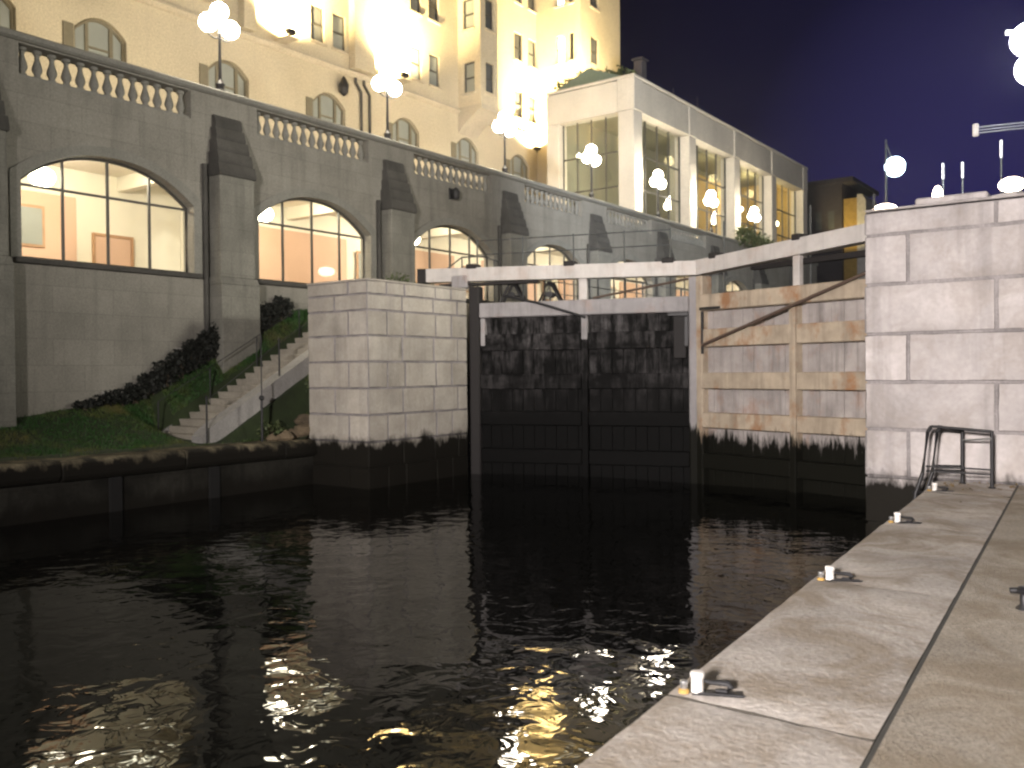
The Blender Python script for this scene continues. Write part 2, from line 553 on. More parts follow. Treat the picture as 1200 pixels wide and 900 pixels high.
# ------------------------------------------------------------------ stone piers
def ashlar(mb, face, levels, starts, length, proud=.03, gap=.016):
    """blocks standing proud of the core on one face. face(u, z, d) gives a point; u runs 0..length"""
    for i, (za, zb) in enumerate(zip(levels, levels[1:])):
        cuts = starts[i % len(starts)]
        cuts = [0] + [c for c in cuts if 0 < c < length] + [length]
        for ua, ub in zip(cuts, cuts[1:]):
            p = proud + random.uniform(-.008, .010)
            a, b = ua + (gap if ua > 0 else -p * .98), ub - (gap if ub < length else -p * .0)
            bev = .012
            z0, z1 = za + gap, zb - gap
            vs = [face(a, z0, 0), face(b, z0, 0), face(b, z1, 0), face(a, z1, 0),
                  face(a + bev, z0 + bev, p), face(b - bev, z0 + bev, p), face(b - bev, z1 - bev, p), face(a + bev, z1 - bev, p)]
            n = 6
            # front face broken into a small rough grid
            gu, gz = max(2, int((b - a) / .16)), max(2, int((z1 - z0) / .16))
            g, fs = [], []
            for j in range(gz + 1):
                for k in range(gu + 1):
                    edge = j in (0, gz) or k in (0, gu)
                    uu = a + bev + (b - a - 2 * bev) * k / gu; zz = z0 + bev + (z1 - z0 - 2 * bev) * j / gz
                    if edge:
                        uu += random.uniform(-.006, .006); zz += random.uniform(-.006, .006)
                    g.append(face(uu, zz, p + (random.uniform(-.007, .007) if not edge else -.004)))
            w = gu + 1
            for j in range(gz):
                for k in range(gu):
                    fs.append((j * w + k, j * w + k + 1, (j + 1) * w + k + 1, (j + 1) * w + k))
            nf = len(fs)
            rim = [(0, k) for k in range(w)] + [(j, gu) for j in range(1, gz + 1)] + [(gz, k) for k in range(gu - 1, -1, -1)] + [(j, 0) for j in range(gz - 1, 0, -1)]
            base = len(g)
            for j, k in rim:
                g.append(face(a + (b - a) * k / gu, z0 + (z1 - z0) * j / gz, 0))
            for q in range(len(rim)):
                i0, i1 = rim[q], rim[(q + 1) % len(rim)]
                fs.append((i0[0] * w + i0[1], i1[0] * w + i1[1], base + (q + 1) % len(rim), base + q))
            mb.add(g, fs, True, None, [0] * nf + [1] * (len(fs) - nf))

def alternating(n, la, lb, length, off):
    out, u, k = [], off, 0
    while u < length:
        out.append(u); u += (la, lb)[k % 2]; k += 1
    return out

t = thing('lock_pier', 'tall weathered limestone block pier beside the stairs and grass bank', 'pier', (-16.2, 16.8, WZ), 'stone piers at the lock gates')
lv = [-2.6, -1.9, -1.25, -.62, -.02, .62, 1.25, 1.88, 2.5, 3.1, 3.48, 3.80]
core = MB().box(-17.22, LX, LY0, LY1, -3, 3.78)
core.build('core', M['mortar'], t)
mb = MB()
ashlar(mb, lambda u, z, d: (LX + d, LY0 + u, z), lv, [alternating(9, .62, 1.15, 3.65, .62), alternating(9, 1.15, .95, 3.65, 1.15)], 3.65)
mb2 = MB()
ashlar(mb2, lambda u, z, d: (LX - u, LY0 - d, z), lv, [[.62], [1.1]], 2.05)
mb.build('ashlar_brick_face', M['block_warm'], t, M['mortar'])
mb2.build('ashlar_brick_end', M['block_warm'], t, M['mortar'])
mb = MB()
ashlar(mb, lambda u, z, d: (-17.22 - d, LY1 - u, z), lv, [[.9, 2.0], [1.5, 2.9]], 3.65)
mb.build('ashlar_brick_back', M['block_warm'], t, M['mortar'])
MB().box(-17.26, LX + .035, LY0 - .035, LY1, 3.785, 3.84, .02).build('cap_slab', M['block_warm'], t)

t = thing('lock_pier', 'pale limestone block pier rising straight from the paved quay', 'pier', (-2.5, 16, WZ), 'stone piers at the lock gates')
MB().box(RX, 6, RY0, RY1, -3, 3.90).build('core', M['mortar'], t)
lv = [-2.8, -2.1, -1.4, -.70, 0.0, .70, 1.40, 2.11, 2.84, 3.57, 3.92]
mb = MB()
ashlar(mb, lambda u, z, d: (RX + u, RY0 - d, z), lv, [[.58, 2.9, 4.0, 6.2], [1.72, 3.6, 5.2]], 9.6, .02)
# the corner runs clean: shift first joint
mb.build('ashlar_brick_face', M['block'], t, M['mortar'])
mb = MB()
ashlar(mb, lambda u, z, d: (RX - d, RY1 - u, z), lv, [[.9, 2.2, 3.4], [1.6, 2.8]], RY1 - RY0)
mb.build('ashlar_brick_side', M['block'], t, M['mortar'])
MB().box(RX - .03, 6, RY0 - .03, RY1, 3.925, 3.96, .02).build('cap_slab', M['block'], t)
MB().box(-3.0, -2.05, RY0 + .1, RY0 + 1.0, 3.962, 4.07, .025).build('loose_slab', M['block'], t)

# ------------------------------------------------------------------ right quay
def ex(y): return -1.74 - .068 * y
def jx(y): return -.735 - .066 * y
q = struct(MB().prism([(jx(-8), -8), (60, -8), (60, RY0 - .04), (jx(RY0 - .04), RY0 - .04)], 'z', -.5, -.006).build('quay', M['paving']))
y = 4.02 - 2.85 * 4
while y < RY0 - .05:
    y1 = min(y + 2.85, RY0 - .045)
    g = .010
    mb = MB()
    dz = random.uniform(-.006, .006)
    nx, ny = 9, 20
    grid = []
    for j in range(ny + 1):
        yy = y + g + (y1 - y - 2 * g) * j / ny
        for i in range(nx + 1):
            xx = ex(yy) + (jx(yy) - .03 - ex(yy)) * i / nx
            edge = min(i, nx - i, j, ny - j) == 0
            zz = dz + random.uniform(-.004, .004) - (.012 if edge else 0)
            if i == 0: zz = dz - .014; xx += random.uniform(-.003, .003)
            grid.append((xx, yy, zz))
    w = nx + 1
    fs = [(j * w + i, j * w + i + 1, (j + 1) * w + i + 1, (j + 1) * w + i) for j in range(ny) for i in range(nx)]
    nf = len(fs)
    rim = [i for i in range(w)] + [j * w + nx for j in range(1, ny + 1)] + [ny * w + i for i in range(nx - 1, -1, -1)] + [j * w for j in range(ny - 1, 0, -1)]
    b0 = len(grid)
    for r_ in rim:
        px, py, pz = grid[r_]
        grid.append((px + (-.02 if r_ % w == 0 else 0), py, pz - .05))
    for r_ in rim:
        px, py, pz = grid[r_]
        grid.append((px + (-.02 if r_ % w == 0 else 0), py, -.42))
    L = len(rim)
    for k in range(L):
        fs.append((rim[k], rim[(k + 1) % L], b0 + (k + 1) % L, b0 + k))
        fs.append((b0 + k, b0 + (k + 1) % L, b0 + L + (k + 1) % L, b0 + L + k))
    mb.add(grid, fs, True, None, [0] * nf + [1] * (len(fs) - nf))
    mb.build('coping_stone', M['coping'], q, M['joint_dirt'])
    y += 2.85
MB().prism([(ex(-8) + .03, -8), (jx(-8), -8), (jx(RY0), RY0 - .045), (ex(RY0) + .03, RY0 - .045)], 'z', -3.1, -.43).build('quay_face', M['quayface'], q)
MB().prism([(jx(-8) - .05, -8), (jx(-8) + .05, -8), (jx(RY0) + .05, RY0 - .045), (jx(RY0) - .05, RY0 - .045)], 'z', -.4, -.022).build('joint', M['ground'], q)

# mooring fittings on the coping edge
def mooring(label, x, y, ang, first=[None]):
    if first[0] is None:
        t = thing('mooring_bracket', label, 'mooring bracket', (0, 0, 0), 'mooring brackets along the quay edge')
        MB().box(-.03, .25, -.05, .05, 0, .008, .003).build('base_plate', M['iron'], t)
        MB().lathe([(.034, .0), (.036, .01), (.036, .10), (.040, .105), (.041, .130), (.036, .143), (.02, .147)], (0, 0, .006), 18).build('white_post', M['white'], t)
        MB().tube([(.03, .012, .085), (.075, .02, .07), (.12, .03, .065), (.165, .035, .06), (.185, .03, .035), (.16, .02, .012), (.10, .01, .02)], [.012, .016, .02, .022, .02, .016, .012], 10).build('rubber_strap', M['rubber'], t)
        MB().tube([(.0, -.03, .012), (.26, -.045, .012)], .006, 8).build('rod', M['iron'], t)
        MB().lathe([(.02, 0), (.02, .06), (.024, .065), (.022, .085), (.01, .09)], (-.075, -.01, .0), 14).build('side_pin', M['steel'], t)
        MB().lathe([(.032, 0), (.03, .022), (.02, .03)], (-.075, -.01, .0), 14).build('pin_collar', M['rust'], t)
        first[0] = t
    else:
        t = copy_tree(first[0])
        t['label'] = label
    t.location = (x, y, .002); t.rotation_euler = (0, 0, ang); t.scale = (.88, .88, .70)
    return t
for lab, y_ in (('white mooring post with black strap, biggest in view, on the coping edge', 4.10), ('white mooring post with black strap, second nearest one on the coping edge', 6.87),
                ('white mooring post with black strap, third one along towards the pier', 9.83), ('white mooring post with black strap beneath the ladder rail by the pier', 12.62)):
    mooring(lab, ex(y_) + .13, y_, R(22) + random.uniform(-.12, .12))
t = thing('iron_cleat', 'small black iron cleat alone on the inner paving at the picture edge', 'cleat', (-.78, 6.78, -.006))
MB().lathe([(.055, 0), (.05, .012), (.028, .03), (.026, .10), (.05, .115), (.055, .13), (.03, .15)], (-.78, 6.78, -.006), 16).build('body', M['iron'], t)
MB().tube([(-.86, 6.75, .115), (-.78, 6.78, .12), (-.70, 6.81, .115)], [.018, .024, .018], 10).build('horn', M['iron'], t)

mb = MB()
for _ in range(90):
    y_ = RY0 - .1 - abs(random.gauss(0, .55)); x_ = random.uniform(-2.5, -.2)
    a_ = random.uniform(0, 6.3); s_ = random.uniform(.015, .04)
    d_ = Vector((math.cos(a_), math.sin(a_), .3)) * s_; e_ = Vector((-math.sin(a_), math.cos(a_), .2)) * s_ * .5
    p_ = Vector((x_, y_, .012))
    mb.add([p_ - d_ + Vector((0, 0, .006)), p_ + e_, p_ + d_ + Vector((0, 0, .01)), p_ - e_], [(0, 1, 2, 3)])
tag(mb.build('leaf_litter', M['litter']), 'scatter of small dead leaves on the quay at the foot of the pier', 'leaves', kind='stuff')

# ladder rail at the pier
t = thing('ladder_rail', 'black iron ladder hand rail leaning over the quay edge by the pier', 'ladder rail', (-2.6, 13.2, 0))
for dx, dy in ((0, 0), (.10, .10)):
    MB().tube([(-2.86 + dx, 12.95 + dy, -1.6), (-2.78 + dx, 12.98 + dy, -.1), (-2.70 + dx, 13.05 + dy, .18), (-2.68 + dx, 13.26 + dy, .72), (-2.64 + dx, 13.30 + dy, .80)], .026, 10).build('stile', M['iron'], t)
for k in range(5):
    MB().tube([(-2.85 + .01 * k, 12.96, -1.2 + .28 * k), (-2.75 + .01 * k, 13.07, -1.2 + .28 * k)], .015, 8).build('rung', M['iron'], t)
MB().tube([(-2.64, 13.32, .80), (-1.90, 13.30, .75)], .020, 10).build('top_bar', M['iron'], t)
MB().tube([(-1.90, 13.30, .76), (-1.90, 13.30, 0.0)], .024, 10).build('post', M['iron'], t)
MB().tube([(-2.58, 13.44, .80), (-2.31, 13.62, .72)], .016, 8).build('top_bar', M['iron'], t)
MB().tube([(-2.31, 13.62, .74), (-2.31, 13.62, 0.0)], .024, 10).build('post', M['iron'], t)
for z_ in (.20, .265):
    MB().tube([(-2.68, 13.14, z_), (-1.90, 13.30, z_ - .02)], .012, 8).build('lower_bar', M['iron'], t)
    MB().tube([(-2.60, 13.30, z_), (-2.31, 13.62, z_ - .02)], .012, 8).build('lower_bar', M['iron'], t)
MB().tube([(-1.90, 13.28, .66), (-2.31, 13.62, .60)], .014, 8).build('side_bar', M['steel'], t)
for px, py in ((-1.90, 13.30), (-2.31, 13.62)):
    MB().lathe([(.05, 0), (.045, .012), (.03, .02)], (px, py, 0.002), 12).build('foot', M['iron'], t)

# ------------------------------------------------------------------ lock gates
HL, HR = Vector((LX, 18.87, 0)), Vector((RX, 18.87, 0))
MT = Vector((-9.41, 20.73, 0))
def leaf_frame(A, B, flip):
    e = (B - A).normalized()
    n = Vector((e.y, -e.x, 0)) if not flip else Vector((-e.y, e.x, 0))
    X = Matrix.Identity(4)
    for i in range(3):
        X[i][0], X[i][1], X[i][2], X[i][3] = e[i], n[i], (0, 0, 1)[i], A[i]
    return X
GL = (MT - HL).length

def gate(side):
    left = side == 'l'
    A = HL if left else HR
    X = leaf_frame(A, MT, not left)
    if left:
        t = thing('lock_gate', 'black dripping lock gate leaf of soaked timber under a white beam', 'lock gate', (A.x, A.y, WZ), 'lock gate leaves')
        rail, panel, post, top = M['wet'], M['wet'], M['gate_grey'], M['gate_white']
    else:
        t = thing('lock_gate', 'tan painted lock gate leaf with rust stains against the pale pier', 'lock gate', (A.x, A.y, WZ), 'lock gate leaves')
        rail, panel, post, top = M['gate_tan'], M['gate_panel'], M['gate_tan'], M['gate_white']
    W = GL - .02
    # planking behind the rails
    pw = .30
    u = .22
    mb = MB()
    while u < W - .2:
        u1 = min(u + pw, W - .18)
        mb.box(u + .004, u1 - .004, -.10 + random.uniform(-.008, .008), .0 + random.uniform(-.008, .008), -2.9, 3.12, .006, X)
        u += pw
    mb.build('plank_panel', panel, t)
    # horizontal rails
    zs = [(2.17, 2.60), (1.15, 1.54), (.20, .57), (-.80, -.42), (-1.8, -1.4)]
    for za, zb in zs:
        for ua, ub in ((.28, 3.05), (3.23, W - .24)):
            MB().box(ua, ub, -.02, .17 if left else .25, za, zb, .02, X).build('rail', rail, t)
    MB().box(.28, W - .24, -.10, .24 if left else .30, 3.05, 3.44, .025, X).build('upper_rail', M['gate_grey'] if left else post, t)
    # heel, middle and mitre posts
    MB().box(-.02, .27, -.16, .20, -2.9, 3.9, .03, X).build('heel_post', M['darkwood'] if left else post, t)
    MB().box(W - .235, W, -.16, .22, -2.9, 3.92, .03, X).build('mitre_post', M['gate_grey'] if left else post, t)
    if left:
        MB().box(3.06, 3.22, -.01, .19, 2.42, 3.04, .015, X).build('middle_post', M['gate_grey'], t)
        MB().box(3.06, 3.22, -.01, .185, -2.9, 2.41, .015, X).build('middle_post', M['wet'], t)
        MB().box(.30, .42, .0, .19, 2.3, 3.03, .015, X).build('strap', M['gate_grey'], t)
        MB().box(W - .62, W - .30, .0, .185, 1.9, 3.03, .02, X).build('strap', M['darkwood'], t)
        MB().box(W - .75, W - .24, .19, .26, 2.95, 3.04, .01, X).build('strap', M['iron'], t)
        MB().box(W - .34, W - .24, .19, .26, 2.2, 2.94, .01, X).build('strap', M['iron'], t)
        MB().box(2.98, 3.20, -.05, .1, 3.445, 4.08, .015, X).build('beam_post', M['gate_white'], t)
    else:
        MB().box(3.06, 3.22, -.01, .272, -2.9, 3.045, .015, X).build('middle_post', post, t)
        MB().box(3.06, 3.24, -.05, .1, 3.445, 4.20, .015, X).build('beam_post', M['gate_white'], t)
        MB().box(W - .9, W - .24, .302, .33, 3.06, 3.13, .01, X).build('strap', M['iron'], t)
        MB().box(W - .30, W - .24, .222, .275, 2.0, 3.04, .01, X).build('strap', M['iron'], t)
    # balance beam
    mb = MB()
    if left:
        mb.prism([(-1.25, 4.06), (W + .05, 3.95), (W + .05, 4.30), (-1.25, 4.42)], 'y', -.12, .22, X)
        mb.build('balance_beam', top, t)
        MB().prism([(-1.50, 4.05), (-1.262, 4.048), (-1.262, 4.43), (-1.50, 4.43)], 'y', -.14, .24, X).build('beam_cap', M['darkwood'], t)
        MB().box(-.9, 1.9, -.08, .16, 3.93, 4.0, .01, X).build('beam_plate', M['darkwood'], t)
        MB().tube([(.95, .20, 3.62), (1.9, .26, 3.40), (3.2, .27, 2.98)], .035, 8, X).build('tie_rod', M['iron'], t)
        MB().tube([(3.3, -.16, 3.50), (W - .25, -.14, 3.9)], .03, 8, X).build('tie_rod', M['rod'], t)
        for ub in (.06, 2.75, W - .75):
            MB().box(ub - .14, ub + .16, -.14, .25, 4.33 - .018 * ub + .04, 4.46 - .018 * ub + .04, .02, X).build('bracket', M['darkwood'], t)
        MB().box(-.5, -.05, -.05, .25, 3.86, 4.2, .03, X).build('collar', M['gate_grey'], t)
    else:
        mb.prism([(-1.6, 4.38), (W + .0, 3.95), (W + .0, 4.31), (-1.6, 4.74)], 'y', -.12, .22, X)
        mb.build('balance_beam', top, t)
        MB().tube([(1.0, .37, 3.62), (5.70, .33, 2.21)], .04, 8, X).build('tie_rod', M['rod'], t)
        MB().box(.4, 4.6, -.30, -.14, 3.95, 4.08, .01, X).build('beam_plate', M['darkwood'], t)
        for ub in (3.05, 5.45):
            zz = 4.66 - .0595 * ub
            MB().box(ub - .10, ub + .12, -.14, .25, zz - .04, zz + .10, .02, X).build('bracket', M['darkwood'], t)
    # hand rail standing on the upstream side of the beam
    ups = (.05, 1.35, 2.75, 4.1, W - .75) if left else (1.5, 3.05, W - .5)
    lift = 0 if left else .03
    for ub in ups:
        MB().tube([(ub, -.30, 3.4), (ub, -.30, 5.22 + lift)], .022, 8, X).build('rail_post', M['rail_iron'], t)
    if left:
        for zz in (4.80, 5.18):
            MB().tube([(ups[0], -.30, zz), (ups[-1], -.30, zz)], .014, 8, X).build('hand_rail', M['rail_iron'], t)
    MB().box(.3, W - .24, -.62, -.11, 3.36, 3.42, .01, X).build('walkway', M['darkwood'], t)
    return t, X
g1, XL = gate('l')
g2, XR = gate('r')

def winch(label, X, u, hgt, w):
    p0 = X @ Vector((u, -.36, 3.43))
    t = thing('gate_winch', label, 'winch', p0, 'hand winches on the gate walkway')
    for v in (-.50, -.24):
        MB().tube([(u - w, v, 3.43), (u - .05, v, 3.43 + hgt), (u + .05, v, 3.43 + hgt), (u + w, v, 3.43)], .042, 8, X).build('side_frame', M['iron'], t)
        MB().tube([(u - w * .6, v, 3.43 + hgt * .38), (u + w * .6, v, 3.43 + hgt * .38)], .022, 8, X).build('cross_bar', M['iron'], t)
    MB().tube([(u, -.52, 3.43 + hgt * .42), (u, -.22, 3.43 + hgt * .42)], .085, 14, X).build('drum', M['iron'], t)
    MB().tube([(u, -.20, 3.43 + hgt * .9), (u, -.16, 3.43 + hgt * .9), (u + .2, -.15, 3.43 + hgt * .75)], .018, 8, X).build('crank_handle', M['iron'], t)
    MB().box(u - w - .06, u + w + .06, -.55, -.19, 3.425, 3.47, .008, X).build('base', M['iron'], t)
winch('black A-frame hand winch standing clear against the lit arched window', XL, 2.1, .52, .30)
winch('black hand winch beside the dark heel post of the gate', XL, 1.05, .56, .36)

# ------------------------------------------------------------------ terrace building
t = thing('terrace_building', 'long grey stone terrace building with glowing arched windows and balustrades', 'building', (TX, 30, 0))
PITCH0 = 12.12; STEP = 6.6; NW = 8
wc = [PITCH0 + STEP * i for i in range(-1, NW)]
HW = 2.24
def arch(c):
    def f(y):
        q_ = min(1, abs(y - c) / HW)
        # three-centred segmental curve
        return 6.12 + .86 * (1 - q_ ** 2.3)
    return f
holes = []
for c in wc:
    holes.append((c - HW, c + HW, 4.32, arch(c)))
    if c < 46: holes.append((c - 2.22, c + 2.22, 8.46, 9.20))
P = lambda u, z, d: (d, u, z)
wall_slab(MB(), -3, 67, -1, 9.24, holes, P, TX, TX - .45).build('wall', M['terrace'], t)
mb = MB().prism([(TX + .06, 9.245), (TX + .13, 9.29), (TX + .13, 9.38), (TX + .07, 9.43), (TX - .52, 9.43), (TX - .58, 9.38), (TX - .58, 9.29), (TX - .5, 9.245)], 'y', -3, 67)
mb.build('coping', M['trim'], t)
# plinth below the sills
mb = MB()
yy = 5.5 - 3.3
for c in wc:
    mb.box(TX, TX + .05, c - 2.7, c + 2.7, -1, 4.18, .012)
mb.build('plinth', M['terrace'], t)
for c in wc:
    MB().box(TX - .2, TX + .17, c - 2.42, c + 2.42, 4.19, 4.315, .02).build('window_sill', M['slope'], t)
    # raised arch surround
    mb = MB(); f = arch(c); pts = []
    n = 28
    for k in range(n + 1):
        a_ = PI - PI * k / n
        y_ = c + HW * 1.001 * math.cos(a_)
        pts.append((y_, f(y_)))
    ins = [(c - HW, 4.32)] + pts + [(c + HW, 4.32)]
    outs = [(c - HW - .24, 4.32)] + [(c + (y_ - c) * (1 + .24 / HW), z_ + .25 * (1 - .35 * abs(y_ - c) / HW)) for y_, z_ in pts] + [(c + HW + .24, 4.32)]
    N_ = len(ins)
    vs = [(TX + .045, y_, z_) for y_, z_ in ins] + [(TX + .045, y_, z_) for y_, z_ in outs] + [(TX - .02, y_, z_) for y_, z_ in ins] + [(TX - .02, y_, z_) for y_, z_ in outs]
    fs = []
    for k in range(N_ - 1):
        fs += [(k, k + 1, N_ + k + 1, N_ + k), (2 * N_ + k, 3 * N_ + k, 3 * N_ + k + 1, 2 * N_ + k + 1), (k, 2 * N_ + k, 2 * N_ + k + 1, k + 1), (N_ + k, N_ + k + 1, 3 * N_ + k + 1, 3 * N_ + k)]
    fs += [(0, N_, 3 * N_, 2 * N_), (N_ - 1, 3 * N_ - 1, 4 * N_ - 1, 2 * N_ - 1)]
    MB().add(vs, fs).build('arch_surround', M['trim'], t)
    # window: pane with frame and bars
    f2 = lambda y_: f(y_) - .0
    nn = 24
    ys_ = [c - HW + .01 + (2 * HW - .02) * k / nn for k in range(nn + 1)]
    gx = TX - .30
    vs = [(gx, y_, 4.33) for y_ in ys_] + [(gx, y_, f2(y_) - .01) for y_ in ys_]
    w_ = MB().add(vs, [(k, k + 1, nn + 2 + k, nn + 1 + k) for k in range(nn)]).build('window', M['glass'], t)
    fr = MB()
    path = [(gx + .012, c - HW + .035, 4.36)] + [(gx + .012, c + (y_ - c) * (1 - .03 / HW), f(y_) - .035) for y_, z_ in pts] + [(gx + .012, c + HW - .035, 4.36), (gx + .012, c - HW + .035, 4.36)]
    fr.tube(path, .038, 6)
    for dy in (-1.13, 0, 1.13):
        fr.box(gx - .01, gx + .05, c + dy - .028, c + dy + .028, 4.36, f(c + dy) - .03)
    fr.box(gx - .012, gx + .052, c - HW + .03, c + HW - .03, 6.02, 6.075)
    fr.build('frame', M['frame'], w_)

# buttresses with stepped weathered tops, downpipes
for c in wc:
    yb = c + 3.3
    b = MB()
    b.box(TX, TX + .62, yb - .62, yb + .62, -1, 4.05, .015)
    b.prism([(TX, 4.055), (TX + .62, 4.055), (TX + .5, 4.25), (TX, 4.25)], 'y', yb - .62, yb + .62)
    b.box(TX, TX + .5, yb - .56, yb + .56, 4.255, 7.0, .015)
    bb = b.build('buttress', M['buttress'], t)
    s_ = MB()
    d0 = .56
    for k in range(5):
        z0 = 7.0 + .34 * k; d1 = d0 - .095
        h_ = .60 - .042 * k
        s_.prism([(TX, z0), (TX + d0 - .02, z0), (TX + d0, z0 + .03), (TX + d0, z0 + .10), (TX + d1 + .03, z0 + .338), (TX, z0 + .338)], 'y', yb - h_, yb + h_)
        d0 = d1
    s_.build('weathering_slat', M['slope'], bb)
    p_ = MB().tube([(TX + .09, yb - .74, interp(WALLB, yb) - .1), (TX + .09, yb - .74, 7.3)], .07, 8)
    p_.build('downpipe', M['slope'], t)
# balustrades
bal = None
for c in wc:
    if c > 46: continue
    brt = MB().box(TX - .36, TX - .06, c - 2.21, c + 2.21, 8.47, 8.53, .008)
    bp = brt.build('balustrade', M['trim'], t)
    for k in range(13):
        yk = c - 2.05 + 4.1 * k / 12
        if bal is None:
            m_ = MB().lathe([(.10, 0), (.10, .05), (.065, .06), (.07, .09), (.112, .17), (.118, .23), (.09, .33), (.06, .43), (.052, .50), (.065, .53), (.062, .55), (.10, .575), (.10, .64)], (0, 0, 0), 12)
            bal = m_.build('baluster', M['trim'], None)
            b_ = bal
        else:
            b_ = bal.copy(); C.objects.link(b_)
        b_.parent = bp
        b_.location = Vector((TX - .21, yk, 8.535)) - Vector(t.location)
# pale repair blocks at the foot of the wall
for y0_, y1_, z0_, z1_ in ((11.7, 12.9, .9, 1.22), (13.0, 14.1, 1.25, 1.72), (13.75, 15.0, 1.85, 2.32), (16.15, 16.75, 2.75, 3.55)):
    MB().box(TX + .04, TX + .075, y0_, y1_, z0_, z1_, .01).build('foundation_block', M['pale_block'], t)
# wall lantern above the third window
wl = MB().box(TX, TX + .06, 24.95, 25.25, 7.9, 8.3, .01).build('wall_lantern', M['iron'], t)
MB().lathe([(.06, 0), (.13, .06), (.15, .30), (.10, .40), (.03, .46)], (TX + .22, 25.1, 7.86), 12).build('lantern_shade', M['iron'], wl)

# the room behind the arched windows
BX = -26.3
MB().box(BX - .2, BX, -3, 67, 3.8, 8.0).build('back_wall', M['plaster'], t)
MB().box(BX, TX - .46, -3, 67, 3.8, 4.0).build('room_floor', M['carpet'], t)
MB().box(BX, TX - .46, -3, 67, 7.75, 7.95).build('room_ceiling', M['ceiling'], t)
MB().box(BX, TX - .46, -3.2, -3.0, 3.8, 8.0).build('end_wall', M['plaster'], t)
for i, c in enumerate(wc):
    # peach partition and door at the back of each bay
    if i != 1:
        MB().box(BX, BX + .12, c + 1.5, c + 6.0, 4.0, 6.9, .01).build('partition', M['peach'], t)
    else:
        MB().box(BX, BX + .12, c - 1.6, c + 1.75, 4.0, 6.9, .01).build('partition', M['peach'], t)
        dr = MB().box(BX + .01, BX + .06, c + 2.35, c + 3.5, 4.0, 5.85, .01).build('door', M['peach'], t)
        MB().box(BX + .01, BX + .09, c + 2.26, c + 2.345, 4.0, 5.94, .005).build('door_frame', M['door'], dr)
        MB().box(BX + .01, BX + .09, c + 3.505, c + 3.59, 4.0, 5.94, .005).build('door_frame', M['door'], dr)
        MB().box(BX + .01, BX + .09, c + 2.35, c + 3.5, 5.855, 5.94, .005).build('door_frame', M['door'], dr)
        MB().box(BX, BX + 2.2, c + 5.3, c + 5.42, 4.0, 7.74, .01).build('partition', M['plaster'], t)
    ly = c - 1.25
    lp = MB().tube([(TX - 1.0, ly, 7.75), (TX - 1.0, ly, 6.72)], .012, 6).build('ceiling_lamp', M['iron'], t)
    MB().ball((TX - 1.0, ly, 6.45), .30, 14, .8).build('lamp_shade', M['room_lamp'], lp)
    MB().box(BX, TX - .47, c + 3.1, c + 3.4, 7.3, 7.748, .01).build('ceiling_beam', M['ceiling'], t)
    pf = MB().box(BX + .12, BX + .16, c + 6.5, c + 7.4, 5.3, 6.5, .01).build('picture', M['door'], t)
    MB().box(BX + .161, BX + .17, c + 6.58, c + 7.32, 5.38, 6.42).build('picture_print', M['blind'], pf)
    for k in range(2):
        MB().box(-24.3, -24.0, c + .4 + k * 1.7, c + 1.1 + k * 1.7, 7.70, 7.745, .005).build('ceiling_panel', M['glint'], t)
    light('POINT', (TX - 2.2, c + .3, 7.1), 190, (1, .87, .66), .25)

# terrace floor
struct(MB().box(-31.3, TX - .46, -3, 67, 8.2, 8.44).build('terrace_floor', M['floor']))

# ------------------------------------------------------------------ triple globe lamps on the parapet
def globe_lamp(label, y, first=[None]):
    if first[0] is None:
        t = thing('globe_lamp', label, 'lamp post', (0, 0, 0), 'triple globe lamps along the terrace parapet')
        MB().lathe([(.17, 0), (.17, .06), (.12, .10), (.11, .20), (.14, .24), (.09, .30), (.055, .38)], (0, 0, 0), 14).build('base', M['iron'], t)
        MB().lathe([(.05, .37), (.04, 1.0), (.035, 1.6), (.055, 1.63), (.055, 1.68), (.03, 1.72), (.03, 2.02), (.06, 2.06)], (0, 0, 0), 12).build('post', M['iron'], t)
        a = MB()
        for s_ in (-1, 1):
            a.tube([(0, .03 * s_, 1.52), (0, .18 * s_, 1.48), (0, .33 * s_, 1.53), (0, .36 * s_, 1.66)], .02, 8)
        a.build('arm', M['iron'], t)
        for gy, gz in ((0, 2.26), (-.36, 1.86), (.36, 1.86)):
            MB().ball((0, gy, gz), .25, 16).build('globe', M['globe'], t)
        first[0] = t
    else:
        t = copy_tree(first[0]); t['label'] = label
    t.location = (TX - .2, y, 9.432)
    light('POINT', (TX - .2, y, 9.432 + 2.05), 330, (1, .86, .64), .3)
    return t
yl0 = PITCH0 + 3.3
labs = ['triple globe lamp with the tallest dark post, before the shuttered cream wall', 'triple globe lamp under the yellow glare beside two downpipes', 'triple globe lamp just before the pavilion corner',
        'triple globe lamp seen inside the wide end opening of the pavilion', 'triple globe lamp between the first two pavilion side columns', 'triple globe lamp between the second and third side columns', 'smallest triple globe lamp, at the far ochre bay of the pavilion']
for i, lb in enumerate(labs):
    globe_lamp(lb, yl0 + 6.62 * i)

# ------------------------------------------------------------------ hotel
S = 31 / 27
HXF = -31.0
t = thing('hotel', 'tall floodlit cream stone hotel with many narrow windows above the terrace', 'building', (HXF, 25, 8.4))
SC = 15.72
rows = [16.58 + 3.39 * k for k in range(6)]
def yy_(v): return v * S
main_c = [12.2, 13.5, 20.3, 21.6, yy_(24.08), yy_(25.22), yy_(29.80), yy_(31.02), yy_(37.57), yy_(38.82)]
holes, wins = [], []
for c in main_c:
    for r_ in rows:
        holes.append((c - .40, c + .40, r_, r_ + 1.62)); wins.append((c, r_))
cl = [yy_(v) for v in (8.2, 11.7, 15.18, 19.92, 24.65, 29.1, 33.35, 37.6, 41.8)]
cl = [9.6, 13.5] + cl[2:]
CW = .98
def harch(c):
    return lambda y: 13.9 + .55 * (1 - (abs(y - c) / CW) ** 2)
for c in cl:
    if c < 45: holes.append((c - CW, c + CW, 12.75, harch(c)))
